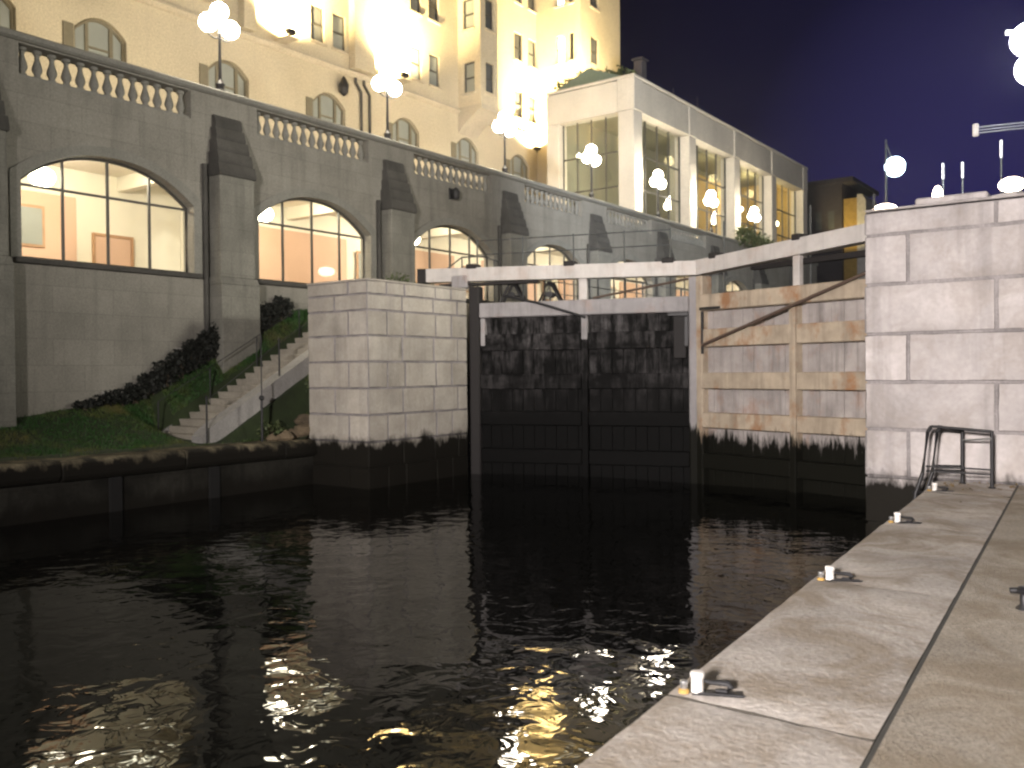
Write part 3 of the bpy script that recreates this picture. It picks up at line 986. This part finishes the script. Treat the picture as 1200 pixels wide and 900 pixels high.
wall_slab(MB(), -8, 45.0, 8.4, 37, holes, P, HXF, HXF - .6).build('wall', M['hotel'], t)
for y_ in (25.3, 32.3):
    MB().box(HXF + .23, HXF + 1.15, y_ - .3, y_ + .3, SC + .09, SC + .15, .01).build('bracket', M['hotel_trim'], t)
MB().prism([(HXF, SC - .2), (HXF + .10, SC - .16), (HXF + .22, SC - .04), (HXF + .22, SC + .05), (HXF + .05, SC + .12), (HXF, SC + .14)], 'y', -8, 44.99).build('string_course', M['hotel_trim'], t)
MB().box(HXF, HXF + .1, -8, 44.99, 11.3, 11.5, .02).build('string_course', M['hotel_trim'], t)

def hotel_window(place, w, h, lit=False, mat=None):
    """place(u, z, d): u across, d out of the wall"""
    def bx(mb, u0, u1, z0, z1, d0, d1):
        a, b = Vector(place(u0, z0, d0)), Vector(place(u1, z1, d1))
        mb.box(a.x, b.x, a.y, b.y, a.z, b.z)
    p = MB(); bx(p, -w / 2, w / 2, 0, h, -.20, -.17)
    o = p.build('window', M['lit_pane'] if lit else (mat or M['pane']), t)
    fr = MB()
    bx(fr, -w / 2 + .001, -w / 2 + .06, .001, h - .001, -.168, -.10); bx(fr, w / 2 - .06, w / 2 - .001, .001, h - .001, -.168, -.10)
    bx(fr, -w / 2 + .061, w / 2 - .061, .001, .06, -.168, -.10); bx(fr, -w / 2 + .061, w / 2 - .061, h - .06, h - .001, -.168, -.10)
    bx(fr, -w / 2 + .061, w / 2 - .061, h / 2 - .03, h / 2 + .03, -.168, -.10)
    fr.build('frame', M['frame'] if not lit else M['shutter'], o)
    sl = MB(); bx(sl, -w / 2 - .08, w / 2 + .08, -.10, -.002, .002, .10)
    sl.build('sill', M['hotel_trim'], o)
for c, r_ in wins:
    hotel_window(lambda u, z, d, c=c, r_=r_: (HXF + d, c + u, r_ + z), .80, 1.62, False, M['blind'] if random.random() < .25 else None)
# arched clerestory windows: pane, olive frames
for c in cl:
    if c > 45: continue
    f = harch(c); nn = 14
    ys_ = [c - CW + .005 + (2 * CW - .01) * k / nn for k in range(nn + 1)]
    gx = HXF - .2
    vs = [(gx, y_, 12.755) for y_ in ys_] + [(gx, y_, f(y_) - .005) for y_ in ys_]
    o = MB().add(vs, [(k, k + 1, nn + 2 + k, nn + 1 + k) for k in range(nn)]).build('window', M['blind'], t)
    fr = MB().tube([(gx + .03, c - CW + .06, 12.82)] + [(gx + .03, c + (y_ - c) * .94, f(y_) - .06) for y_ in ys_] + [(gx + .03, c + CW - .06, 12.82)], .06, 6)
    fr.box(gx - .0, gx + .08, c + .38, c + .52, 12.78, f(c + .45) - .03)
    fr.box(gx + .001, gx + .07, c - .52, c - .40, 12.78, f(c - .45) - .03)
    fr.box(gx + .002, gx + .06, c - .39, c + .37, 13.35, 13.41)
    fr.build('frame', M['shutter'], o)
    MB().box(HXF + .002, HXF + .12, c - CW - .1, c + CW + .1, 12.6, 12.745, .01).build('window_sill', M['hotel_trim'], t)
    sh = MB()
    sh.box(HXF + .002, HXF + .06, c - CW - .42, c - CW - .04, 12.76, 13.95, .01)
    sh.build('shutter', M['shutter'], t)
# pilasters above the string course
for y0_, y1_ in ((23.35, 23.95), (29.55, 30.85), (9.5, 10.4), (16.2, 17)):
    MB().box(HXF, HXF + .42, y0_, y1_, SC + .145, 37, .02).build('pilaster', M['hotel'], t)
# downpipes with an elbow, and a dark wall lantern
for y_ in (30.2, 30.75):
    MB().tube([(HXF + .12, y_, 8.45), (HXF + .12, y_, 14.9), (HXF + .12, y_ - .35, 15.3), (HXF + .12, y_ - .35, 15.5)], .07, 8).build('downpipe', M['slope'], t)
MB().lathe([(.05, 0), (.2, .15), (.24, .5), (.12, .75), (.04, .9)], (HXF + .32, 28.9, 14.4), 10).build('wall_lantern', M['iron'], t)
# oriel bay
OY0, OY1, OX = 37.56, 39.05, HXF + 1.55
def endP(u, z, d): return (u, OY0 + .0 + d, z)
holes = [(-30.62, -29.87, r_, r_ + 1.62) for r_ in rows]
bo = wall_slab(MB(), HXF + .003, OX - .003, SC + .15, 37, holes, lambda u, z, d: (u, d, z), OY0, OY0 + .3).build('oriel_side', M['hotel'], t)
holes = [(38.0, 38.72, r_, r_ + 1.62) for r_ in rows]
wall_slab(MB(), OY0 + .003, OY1, SC + .15, 37, holes, P, OX, OX - .3).build('oriel_front', M['hotel'], t)
MB().box(HXF + .003, OX - .304, OY1 - .3, OY1 - .003, SC + .15, 37).build('oriel_side', M['hotel'], t)
MB().prism([(HXF, SC - 1.2), (HXF + .5, SC - .75), (OX - .1, SC - .15), (OX + .08, SC - .1), (OX + .08, SC + .145), (HXF, SC + .145)], 'y', OY0 - .06, OY1 + .06).build('oriel_corbel', M['hotel_trim'], t)
for r_ in rows:
    hotel_window(lambda u, z, d, r_=r_: (-30.245 + u, OY0 - d, r_ + z), .75, 1.62, False, M['blind'])
    hotel_window(lambda u, z, d, r_=r_: (OX + d, 38.36 + u, r_ + z), .72, 1.62)
# projecting end block
EX, EY0, EY1 = -27.84, 45.0, 49.7
holes = [(-29.55, -28.95, r_, r_ + 1.62) for r_ in rows] + [(-28.62, -28.32, r_, r_ + 1.62) for r_ in rows]
wall_slab(MB(), HXF - .6, EX, 8.4, 37, holes, lambda u, z, d: (u, d, z), EY0, EY0 + .35).build('end_wall', M['hotel'], t)
holes = [(46.15, 47.05, r_, r_ + 1.62) for r_ in rows]
wall_slab(MB(), EY0 + .352, EY1, 8.4, 37, holes, P, EX, EX - .35).build('end_front', M['hotel'], t)
MB().box(HXF - .6, EX - .36, EY1 - .35, EY1 - .004, 8.4, 37).build('end_wall', M['hotel'], t)
for k, r_ in enumerate(rows):
    hotel_window(lambda u, z, d, r_=r_: (-29.25 + u, EY0 - d, r_ + z), .6, 1.62, k in (1, 2, 3))
    hotel_window(lambda u, z, d, r_=r_: (-28.47 + u, EY0 - d, r_ + z), .3, 1.62)
    hotel_window(lambda u, z, d, r_=r_: (EX + d, 46.6 + u, r_ + z), .9, 1.62)
MB().box(HXF - 12, HXF - .61, -8, EY1 - .01, 36.6, 37.2).build('roof', M['roof'], t)
MB().box(HXF - 12.2, HXF - 12, -8, EY1 - .01, 8.4, 36.5).build('rear_wall', M['hotel'], t)
MB().box(HXF - 12, HXF - .61, EY1 - .3, EY1 - .02, 8.4, 36.5).build('rear_wall', M['hotel'], t)

# floodlights on the string course
def flood(label, loc, aim, energy, spot=150, col=(1, .76, .38)):
    t = thing('floodlight', label, 'floodlight', loc, 'floodlights washing the hotel front')
    x, y, z = loc
    MB().tube([(x, y, z), (x, y, z + .14)], .03, 8).build('stand', M['iron'], t)
    MB().box(x - .14, x + .14, y - .2, y + .2, z + .14, z + .34, .02).build('housing', M['iron'], t)
    MB().box(x - .12, x + .12, y - .18, y + .18, z + .345, z + .36).build('lens', M['flood_warm'], t)
    light('SPOT', (x, y, z + .45), energy, col, .12, aim, spot, 1.0)
flood('warm floodlight on the stone ledge by the narrow pilaster', (HXF + .95, 25.3, SC + .16), (HXF - .3, 25.6, SC + 3.2), 8000)
flood('warm floodlight on the ledge beside the broad pilaster above two downpipes', (HXF + .95, 32.3, SC + .16), (HXF - .3, 32.3, SC + 3.2), 8000)
flood('warm floodlight in the inner corner behind the pavilion roof', (HXF + .75, 43.9, 14.6), (HXF - .2, 44.1, 18.2), 8000)
for y_, e_ in ((6, 900), (17, 900), (28, 900), (36, 900), (43, 900)):
    light('SPOT', (-22.6, y_, 8.9), e_ * .95, (1, .82, .56), .15, (HXF, y_ + 1, 18), 120, .8)
flood('warm floodlight on the pavilion roof aimed up at the end block', (-25.2, 43.3, 17.35), (-29.3, 46.2, 24), 3000)

# ------------------------------------------------------------------ pavilion
PX, PY0, PP = -21.95, 40.55, 6.52
t = thing('pavilion', 'flat roofed pavilion of square cream columns and glass on the terrace', 'pavilion', (PX - 2.5, 53, 8.44))
PL, PH = 14.92, 16.62
cols = [PY0 + PP * k for k in range(5)]
for k, c in enumerate(cols):
    w = .92
    MB().box(PX - .92, PX, c, c + w, 8.445, PL - .004, .03).build('column', M['pav'], t)
    MB().box(PX - .95, PX + .035, c - .01, c + w + .01, PL + .01, PH - .05, .03).build('pilaster', M['pav'], t)
for a, b in zip(cols, cols[1:]):
    MB().box(PX - .8, PX - .02, a + .935, b - .015, PL, PH - .1, .02).build('lintel', M['pav'], t)
MB().box(-27.3, -26.5, PY0, PY0 + .8, 8.445, PL - .004, .03).build('column', M['pav'], t)
MB().box(-27.3, PX - .96, PY0, PY0 + .75, PL, PH - .1, .02).build('lintel', M['pav'], t)
yE = cols[-1] + .92
MB().box(-27.3, PX + .06, PY0 - .04, yE + .04, PH - .045, PH + .10, .03).build('roof_edge', M['pav'], t)
MB().box(-27.25, PX - 1.0, PY0 + .8, yE - .1, PL + .9, PL + 1.0).build('ceiling', M['pav_in'], t)
MB().box(-27.2, -27.0, PY0 + .9, yE, 8.45, PL + .88).build('back_wall', M['pav_in'], t)
MB().box(-26.9, PX - .95, yE - .5, yE - .3, 8.45, PL + .88).build('end_wall', M['pav_warm'], t)
MB().box(-26.95, -26.8, cols[2] + 3, cols[3] + 5, 8.45, PL + .5).build('back_panel', M['pav_warm'], t)
# glass walls with mullions
for a, b in zip(cols, cols[1:]):
    g_ = MB().box(PX - .62, PX - .60, a + .95, b - .03, 8.46, PL - .01).build('glass_wall', M['glass'], t)
    m_ = MB()
    for k in range(5):
        yk = a + .98 + (b - a - 1.04) * k / 4
        m_.box(PX - .66, PX - .56, yk - .018, yk + .018, 8.47, PL - .02)
    for zk in (9.5, 11.2, 13.0):
        m_.box(PX - .655, PX - .565, a + .96, b - .04, zk - .03, zk + .03)
    m_.build('frame', M['frame'], g_)
g_ = MB().box(-26.48, PX - .95, PY0 + .40, PY0 + .42, 8.46, PL - .01).build('glass_wall', M['glass'], t)
m_ = MB()
for k in range(5):
    xk = -26.45 + (PX - 1.0 + 26.45) * k / 4
    m_.box(xk - .018, xk + .018, PY0 + .36, PY0 + .46, 8.47, PL - .02)
for zk in (9.5, 11.2, 13.0):
    m_.box(-26.47, PX - .96, PY0 + .365, PY0 + .455, zk - .03, zk + .03)
m_.build('frame', M['frame'], g_)
for k, (lx, ly, lz) in enumerate(((-23.9, 43.2, 14.0), (-24.3, 44.1, 14.1), (-26.3, 42.2, 13.6), (-23.4, 58.3, 12.6), (-23.3, 60.4, 12.9), (-23.5, 63.6, 12.9), (-23.2, 64.6, 12.4), (-22.9, 63.0, 11.8), (-24.5, 51.5, 13.9))):
    p_ = MB().tube([(lx, ly, lz), (lx, ly, PL + .9)], .012, 6).build('pendant_lamp', M['iron'], t)
    MB().ball((lx, ly, lz - .12), .11, 10, 1.6).build('lamp_shade', M['glint'], p_)
for y_, e_ in ((43.5, 34), (50, 40), (56.5, 110), (63, 300)):
    light('POINT', (-24.6, y_, 14.4), e_, (1, .80, .42), .3)
# column uplights
for k, c in enumerate(cols[:4]):
    f_ = MB().lathe([(.10, 0), (.12, .05), (.12, .16), (.09, .2)], (PX + .32, c + .46, 8.95), 12).build('uplight', M['iron'], t)
    MB().lathe([(.085, 0), (.085, .012)], (PX + .32, c + .46, 9.152), 12).build('lens', M['flood_warm'], f_)
    light('SPOT', (PX + .32, c + .46, 9.2), 260 if k < 3 else 60, (1, .88, .62), .06, (PX - .3, c + .46, 15.5), 70, .7)
# vent stack and finials on the roof
v_ = MB().box(-23.6, -23.1, 43.6, 44.2, PH + .1, PH + 1.9, .04).build('vent_stack', M['far_wall'], t)
MB().box(-23.7, -23.0, 43.5, 44.3, PH + 1.91, PH + 2.0, .02).build('cap', M['far_wall'], v_)
for y_, h_ in ((46.4, .8), (49.6, 1.1), (42.6, .7)):
    MB().lathe([(.10, 0), (.07, .2), (.035, .25), (.03, h_)], (-22.6, y_, PH + .1), 8).build('finial', M['far_wall'], t)
MB().prism([(-27.2, PH + .1), (-22.5, PH + .1), (-24.85, PH + 1.0)], 'y', PY0 + .3, yE - .2).build('roof', M['roof'], t)

# ------------------------------------------------------------------ plants
def shrub(name, label, cat, blobs, n, size, m, group=None, stems=True):
    c0 = blobs[0]
    t = thing(name, label, cat, (c0[0], c0[1], min(b[2] - b[5] for b in blobs)), group)
    base = t.location.z
    mb = MB()
    wts = [b[3] * b[4] * b[5] for b in blobs]
    for _ in range(n):
        b = random.choices(blobs, wts)[0]
        while True:
            q_ = Vector((random.uniform(-1, 1), random.uniform(-1, 1), random.uniform(-1, 1)))
            if .2 < q_.length < 1 + .25 * math.sin(9 * q_.x + 7 * q_.z): break
        p = Vector((b[0] + q_.x * b[3], b[1] + q_.y * b[4], b[2] + q_.z * b[5]))
        d = Vector((random.gauss(0, 1), random.gauss(0, 1), random.gauss(0, .8))).normalized()
        e = d.cross(Vector((random.gauss(0, 1), random.gauss(0, 1), 1))).normalized()
        s_ = size * random.uniform(.6, 1.3)
        mb.add([p - e * s_ * .35, p + d * s_ * .5, p + e * s_ * .35, p - d * s_ * .5], [(0, 1, 2, 3)])
    mb.build('foliage', m, t)
    if stems:
        for b in blobs:
            st = MB()
            for k in range(3):
                st.tube([(b[0] + random.uniform(-.1, .1) * b[3], b[1] + random.uniform(-.3, .3) * b[4], b[2] - b[5] - .05), (b[0] + random.uniform(-.3, .3) * b[3], b[1] + random.uniform(-.5, .5) * b[4], b[2] + random.uniform(-.2, .4) * b[5])], [.02, .008], 6)
            st.build('stem', M['stem'], t)
    return t
# low strip of near-black leaf cards along the foot of the terrace wall
bl = []
y = 11.2
while y < 17.4:
    h = .10 + .30 * min(1, max(0, (y - 11.2) / 3.0))
    if y > 16.6: h *= .8
    bl.append((-20.82, y, interp(WALLB, y) + h * .45, .24, .34, h)); y += .42
shrub('leaf_strip', 'low strip of near-black leaves climbing along the foot of the terrace wall', 'leaf_strip', bl, 6500, .11, M['leaf_strip'])
shrub('shrub', 'small leafy shrub above the pier before the second arched window', 'shrub', [(-17.9, 18.9, 4.05, .45, .55, .42), (-18.3, 18.3, 3.85, .4, .4, .35), (-17.4, 19.6, 3.95, .35, .5, .3)], 900, .10, M['leaf'])
shrub('shrub', 'lit shrub at the base of the pavilion columns on the terrace edge', 'shrub', [(-20.75, 52.5, 9.7, .4, 1.6, .6), (-20.7, 55.2, 9.5, .4, 1.6, .7), (-20.7, 58.0, 9.3, .4, 1.2, .6)], 1500, .2, M['leaf'])
shrub('shrub', 'tangled climbing shrub on the pavilion roof corner under the floodlit wall', 'shrub', [(-25.2, 41.6, 17.1, 1.3, .5, .75), (-23.8, 42.2, 17.2, 1.2, .5, .65), (-26.6, 41.4, 16.9, .7, .5, .6)], 1300, .22, M['leaf'])
shrub('shrub', 'low plant growing among brown rubble beside the staircase cheek', 'shrub', [(-17.75, 14.2, .25, .25, .4, .22), (-17.6, 15.6, 1.35, .25, .4, .25), (-17.5, 16.4, 2.0, .25, .4, .25)], 520, .10, M['leaf'])

# ------------------------------------------------------------------ staircase
t = thing('staircase', 'straight stone staircase climbing the grass bank between smooth cheek walls', 'staircase', (-19.3, 12.75, 0))
rise, going = .165, .289
n = 22
for k in range(n):
    y0_ = 12.75 + going * k
    MB().box(-20.3, -18.62, y0_, y0_ + going + .03, rise * k - .35, rise * (k + 1) - .004 * (k % 2), .012).build('step', M['step'], t)
sl = rise / going
def cheek(x0, x1, lift, m):
    ya, yb = 12.55, 19.1
    za, zb = lift, lift + sl * (yb - 12.75)
    MB().prism([(ya, -.1), (ya, .16), (12.75, za + .02), (yb, zb), (yb, zb - .75), (13.6, -.1)], 'x', x0, x1).build('cheek_wall', m, t)
cheek(-18.62, -18.20, .32, M['cheek'])
cheek(-20.36, -20.31, .12, M['cheek'])
t = thing('stair_railing', 'thin black iron railing with knobbed posts up the stone stairs', 'railing', (-18.2, 12.7, 0))
for px, py, pz in ((-18.12, 12.62, 0), (-18.30, 14.9, 1.4), (-18.30, 17.0, 2.62)):
    MB().tube([(px, py, pz - .05), (px, py, pz + 1.05)], .022, 8).build('post', M['iron'], t)
    MB().ball((px, py, pz + 1.08), .04, 10).build('knob', M['iron'], t)
MB().tube([(-18.12, 12.62, 1.0), (-18.30, 14.9, 2.4), (-18.30, 17.0, 3.62)], .012, 8).build('hand_rail', M['iron'], t)
t = thing('stair_railing', 'black iron railing with slender posts on the grassy side of the stairs', 'railing', (-20.5, 12.7, 0))
for py in (12.7, 14.2, 15.7, 17.2):
    pz = stair_z(py)
    MB().tube([(-20.22, py, pz - .05), (-20.22, py, pz + .95)], .018, 8).build('post', M['iron'], t)
MB().tube([(-20.22, 12.7, .95), (-20.22, 17.2, stair_z(17.2) + .95)], .010, 8).build('hand_rail', M['iron'], t)
t = thing('iron_post', 'black iron post with a knob standing on the canal coping by the pier', 'post', (-17.55, 13.75, 0))
MB().tube([(-17.55, 13.75, -.02), (-17.55, 13.75, 1.0)], .03, 8).build('shaft', M['iron'], t)
MB().ball((-17.55, 13.75, 1.04), .07, 10).build('knob', M['iron'], t)
MB().tube([(-17.55, 13.75, 1.1), (-17.55, 13.75, 2.55)], .014, 8).build('upper_rod', M['iron'], t)

# rubble rocks between the stairs and the pier
def rock(label, x, y, r):
    z = lawn_z(x, y)
    bm = bmesh.new()
    bmesh.ops.create_icosphere(bm, subdivisions=2, radius=1)
    ph = [random.uniform(0, 6) for _ in range(3)]
    mb = MB()
    sc = (r * random.uniform(.8, 1.2), r * random.uniform(.8, 1.3), r * random.uniform(.55, .8))
    bm.verts.index_update()
    vs = []
    for v in bm.verts:
        k = 1 + .16 * math.sin(3 * v.co.x + ph[0]) + .14 * math.sin(4 * v.co.y + ph[1]) + .12 * math.sin(5 * v.co.z + ph[2])
        vs.append((x + v.co.x * sc[0] * k, y + v.co.y * sc[1] * k, z + sc[2] * .5 + v.co.z * sc[2] * k))
    mb.add(vs, [[v.index for v in f.verts] for f in bm.faces])
    bm.free()
    tag(mb.build('rubble_rock', M['rock']), label, 'rock', 'rubble rocks by the stairs')
for k, (x, y, r) in enumerate(((-17.45, 14.35, .22), (-17.7, 14.75, .2), (-17.4, 15.0, .26), (-17.75, 15.25, .22), (-17.5, 15.7, .25), (-17.8, 16.0, .2), (-17.45, 16.25, .27), (-17.7, 16.7, .24), (-17.4, 17.2, .25), (-17.75, 17.4, .22), (-17.55, 13.95 + .1, .15), (-17.85, 14.2, .14))):
    rock('brown rubble rock on the bank between the stairs and the pier', x, y, r)

# railing on top of the left pier side
t = thing('pier_railing', 'dark tubular hand rail bent down behind the top of the block pier', 'railing', (-17.1, 19.5, 3.6))
MB().tube([(-17.6, 19.0, 3.75), (-16.6, 20.2, 4.95), (-16.2, 20.7, 5.0), (-15.9, 21.0, 4.85)], .022, 8).build('hand_rail', M['rail_iron'], t)
for px, py, zt in ((-16.6, 20.2, 4.94), (-16.0, 20.95, 4.92)):
    MB().tube([(px, py, 3.6), (px, py, zt)], .02, 8).build('post', M['rail_iron'], t)

# fence along the upper lock side
t = thing('lock_fence', 'three-bar iron fence along the upper lock side behind the gates', 'fence', (-15.5, 30, 3.62))
ys_ = [23.0 + 3.2 * k for k in range(9)]
for y_ in ys_:
    MB().tube([(-15.6, y_, 3.6), (-15.6, y_, 4.85)], .035, 8).build('post', M['rail_iron'], t)
for z_ in (4.05, 4.42, 4.8):
    MB().tube([(-15.6, ys_[0], z_), (-15.6, ys_[-1], z_)], .016, 6).build('bar', M['rail_iron'], t)

# ------------------------------------------------------------------ far right side
t = thing('far_house', 'dark gabled building with an ochre lit wall beyond the lock', 'building', (-28.8, 97, 8))
MB().box(-32.5, -27.6, 96, 106, 3.6, 21.0).build('wall', M['far_wall'], t)
MB().box(-32.8, -26.4, 95.7, 106, 21.005, 21.5).build('roof', M['far_wall'], t)
MB().box(-27.58, -26.2, 96.6, 102, 3.6, 19.4).build('wing', M['far_warm'], t)
MB().prism([(-26.19, 3.6), (-25.3, 3.6), (-25.3, 19.0), (-25.7, 19.7), (-26.19, 19.7)], 'y', 96.4, 102).build('corner_pier', M['far_pale'], t)
for k in range(3):
    w_ = MB().box(-31.6 + 1.3 * k, -31.0 + 1.3 * k, 95.96, 95.99, 16.3, 18.2).build('window', M['pane'], t)
light('SPOT', (-26.9, 92, 13), 900, (1, .78, .35), .3, (-26.6, 97, 18), 70, .7)

def post_lamp(name, label, base, h, gpos, gr, mg, sz=1.0, light_e=0, lc=(1, 1, 1)):
    t = thing(name, label, 'street lamp', base)
    x, y, z = base
    MB().lathe([(.10, 0), (.07, .3), (.05, h * .6), (.04, h)], base, 10).build('post', M['rail_iron'], t)
    g = Vector(gpos)
    MB().tube([(x, y, z + h * .98), (g.x, g.y, g.z)], .03, 8).build('arm', M['rail_iron'], t)
    MB().ball(gpos, gr, 14, sz).build('globe', mg, t)
    if light_e: light('POINT', (g.x, g.y, g.z - gr - .1), light_e, lc, gr)
    return t
post_lamp('street_lamp', 'cool white street lamp on a tall slim post against the night sky', (-10.2, 42.2, 3.6), 8.2, (-9.9, 42.5, 10.6), .44, M['cyan'])
post_lamp('street_lamp', 'wide white lamp glowing low at the near corner of the pale pier', (-7.65, 31.9, 3.6), 3.0, (-7.7, 31.7, 6.88), .42, M['warmbulb'], .55)
post_lamp('street_lamp', 'narrow orange-white lamp peeping above the middle of the pier', (-4.15, 22.0, 3.6), 1.7, (-4.18, 21.8, 5.42), .11, M['warmbulb'], 2.2)
post_lamp('street_lamp', 'broad white lamp above the pier beside the mast', (-2.7, 22.9, 3.6), 2.0, (-2.85, 22.8, 5.68), .27, M['warmbulb'], .6)
for lb, px, py in (('slim dark metal post standing nearest the cool white street lamp', -5.0, 26.8), ('slim dark metal post between the orange-white lamp and the mast arm', -4.55, 27.0), ('slim dark metal post under the lit arm of the mast', -3.35, 25.0)):
    t = thing('metal_post', lb, 'post', (px, py, 3.6), 'slim metal posts beyond the pier')
    MB().tube([(px, py, 3.6), (px, py, 7.1)], .022, 8).build('shaft', M['rail_iron'], t)
    MB().box(px - .035, px + .035, py - .035, py + .035, 6.75, 7.2, .015).build('head', M['steel'], t)
# floodlight mast
mx, my = -1.35, 18.9
t = thing('floodlight_mast', 'tall mast with brilliant white floodlights above the pale pier', 'light mast', (mx, my, 3.9))
MB().lathe([(.14, 0), (.12, .4), (.09, 5.2)], (mx, my, 3.9), 14).build('mast', M['steel'], t)
MB().tube([(mx, my, 7.55), (-2.35, 18.15, 7.55)], .05, 8).build('cross_arm', M['steel'], t)
for hx, hy, hz in ((-2.0, 18.2, 7.38), (-1.45, 18.4, 7.43), (-1.93, 18.2, 6.85), (-1.40, 18.4, 6.88)):
    Xh = Matrix.Translation((hx, hy, hz)) @ Matrix.Rotation(R(90), 4, 'X')
    h_ = MB().lathe([(.10, -.30), (.22, -.22), (.31, -.02), (.31, .0)], (0, 0, 0), 24, Xh).build('lamp_head', M['steel'], t)
    MB().lathe([(.295, .004), (.28, .05), (.18, .10), (.02, .12)], (0, 0, 0), 24, Xh).build('lens', M['flood_white'], h_)
for k in range(3):
    MB().tube([(mx - .05, my - .02, 5.95 + .05 * k), (-2.75, 17.95, 5.80 + .05 * k)], .011, 8).build('bracket_arm', M['steel'], t)
MB().box(-2.86, -2.76, 17.90, 17.98, 5.74, 5.97, .02).build('bracket_end', M['white'], t)
light('SPOT', (-1.9, 17.9, 7.2), 4200, (1, .95, .82), .6, (-21, 17, 12.0), 100, 1.0)

light('SPOT', (-1.95, 18.0, 7.3), 21000, (.93, .955, 1), 1.0, (-21.5, 47, 11), 62, .9)

# lamp post behind the viewpoint that lights the near quay, the piers and the wall
t = thing('quay_lamp', 'grey lamp post on the quay behind the viewpoint', 'lamp post', (1.0, -10.5, 0))
MB().lathe([(.12, 0), (.08, .5), (.06, 4.3)], (1.0, -10.5, 0), 12).build('post', M['steel'], t)
MB().box(.25, .95, -10.3, -9.7, 4.3, 4.42, .03).build('head', M['steel'], t)
MB().box(.45, .75, -10.1, -9.9, 4.28, 4.296).build('lens', M['glint'], t)
light('SPOT', (.5, -10, 4.2), KEY, (1, .91, .86), .7, (-4.2, 14, 3.6), 88, 1.0)

# ------------------------------------------------------------------ sky
w = bpy.data.worlds.new('World')
bpy.context.scene.world = w
w.use_nodes = True
nt = w.node_tree
bg = nt.nodes['Background']
sky = node(nt, 'ShaderNodeTexSky', sky_type='NISHITA')
sky.sun_disc = False
sky.sun_elevation = R(-3.5)
sky.sun_rotation = R(20)
tc = node(nt, 'ShaderNodeTexCoord')
dot = node(nt, 'ShaderNodeVectorMath', {0: tc.outputs['Generated'], 1: Vector((-.12, .97, .16)).normalized()}, operation='DOT_PRODUCT')
glow = node(nt, 'ShaderNodeValToRGB', {'Fac': dot.outputs['Value']})      # town glow low in the sky
el = glow.color_ramp.elements
el[0].position, el[0].color = .89, (.0006, .0005, .0025, 1)
el[1].position, el[1].color = 1.0, (.0085, .0070, .036, 1)
e2 = el.new(.965); e2.color = (.0014, .0011, .0078, 1)
tint = mix(nt, 1.0, sky.outputs[0], (.004, .0028, .006, 1), 'MULTIPLY')
both = mix(nt, 1.0, tint, glow.outputs['Color'], 'ADD')
nt.links.new(both, bg.inputs['Color'])
bg.inputs['Strength'].default_value = 1.0
d = bpy.data.lights.new('added_dim_sun', 'SUN')  # very dim bluish sun lamp, added; the sky has no moon
d.energy = .015; d.angle = R(.5); d.color = (.8, .85, 1)
o = bpy.data.objects.new('added_dim_sun', d); C.objects.link(o)
o.rotation_euler = (R(50), 0, R(20))

hz_m = bpy.data.materials.new('lamp_glare_volume'); hz_m.use_nodes = True  # air volume added to imitate lens glare as halos round the lamps
hn = hz_m.node_tree; hn.nodes.clear()
vol = node(hn, 'ShaderNodeVolumePrincipled', {'Color': (.95, .96, 1, 1), 'Density': GLARE_HAZE, 'Anisotropy': .80})
ho = node(hn, 'ShaderNodeOutputMaterial'); hn.links.new(vol.outputs[0], ho.inputs['Volume'])
if GLARE_HAZE > 0:
    tag(MB().box(-60, 12, -22, 125, -4.3, 40).build('glare_haze', hz_m), 'thin volume added to imitate lens glare round the lamps', 'glare_haze', kind='stuff')

# ------------------------------------------------------------------ camera
F, TH, PIT, ROLL = 1050., R(36.3), math.atan2(14, 1050.), R(.55)
fw0 = Vector((-math.sin(TH), math.cos(TH), 0)); rt0 = Vector((math.cos(TH), math.sin(TH), 0)); up0 = Vector((0, 0, 1))
fw = fw0 * math.cos(PIT) - up0 * math.sin(PIT); up1 = up0 * math.cos(PIT) + fw0 * math.sin(PIT)
rt = rt0 * math.cos(ROLL) - up1 * math.sin(ROLL); up = up1 * math.cos(ROLL) + rt0 * math.sin(ROLL)
cam = bpy.data.cameras.new('camera')
cam.sensor_width = 36; cam.lens = F / 1200 * 36
cam.clip_end = 2000; cam.clip_start = .05
cam.dof.use_dof = True
cam.dof.focus_distance = 9.0
cam.dof.aperture_fstop = 2.0
co = bpy.data.objects.new('camera', cam)
C.objects.link(co)
mw = Matrix.Identity(4)
for i in range(3):
    mw[i][0], mw[i][1], mw[i][2], mw[i][3] = rt[i], up[i], -fw[i], (0, 0, 1.6)[i]
co.matrix_world = mw
sc = bpy.context.scene
sc.camera = co
sc.view_settings.view_transform = 'Standard'
sc.view_settings.look = 'None'
sc.view_settings.exposure = 1.2
sc.view_settings.gamma = 1.0
sc.render.engine = 'CYCLES'
sc.cycles.use_denoising = True
sc.cycles.filter_width = 2.2
sc.cycles.max_bounces = 6
sc.cycles.diffuse_bounces = 3
sc.cycles.transparent_max_bounces = 8
sc.cycles.sample_clamp_indirect = 4.0
sc.cycles.caustics_reflective = False
sc.cycles.caustics_refractive = False
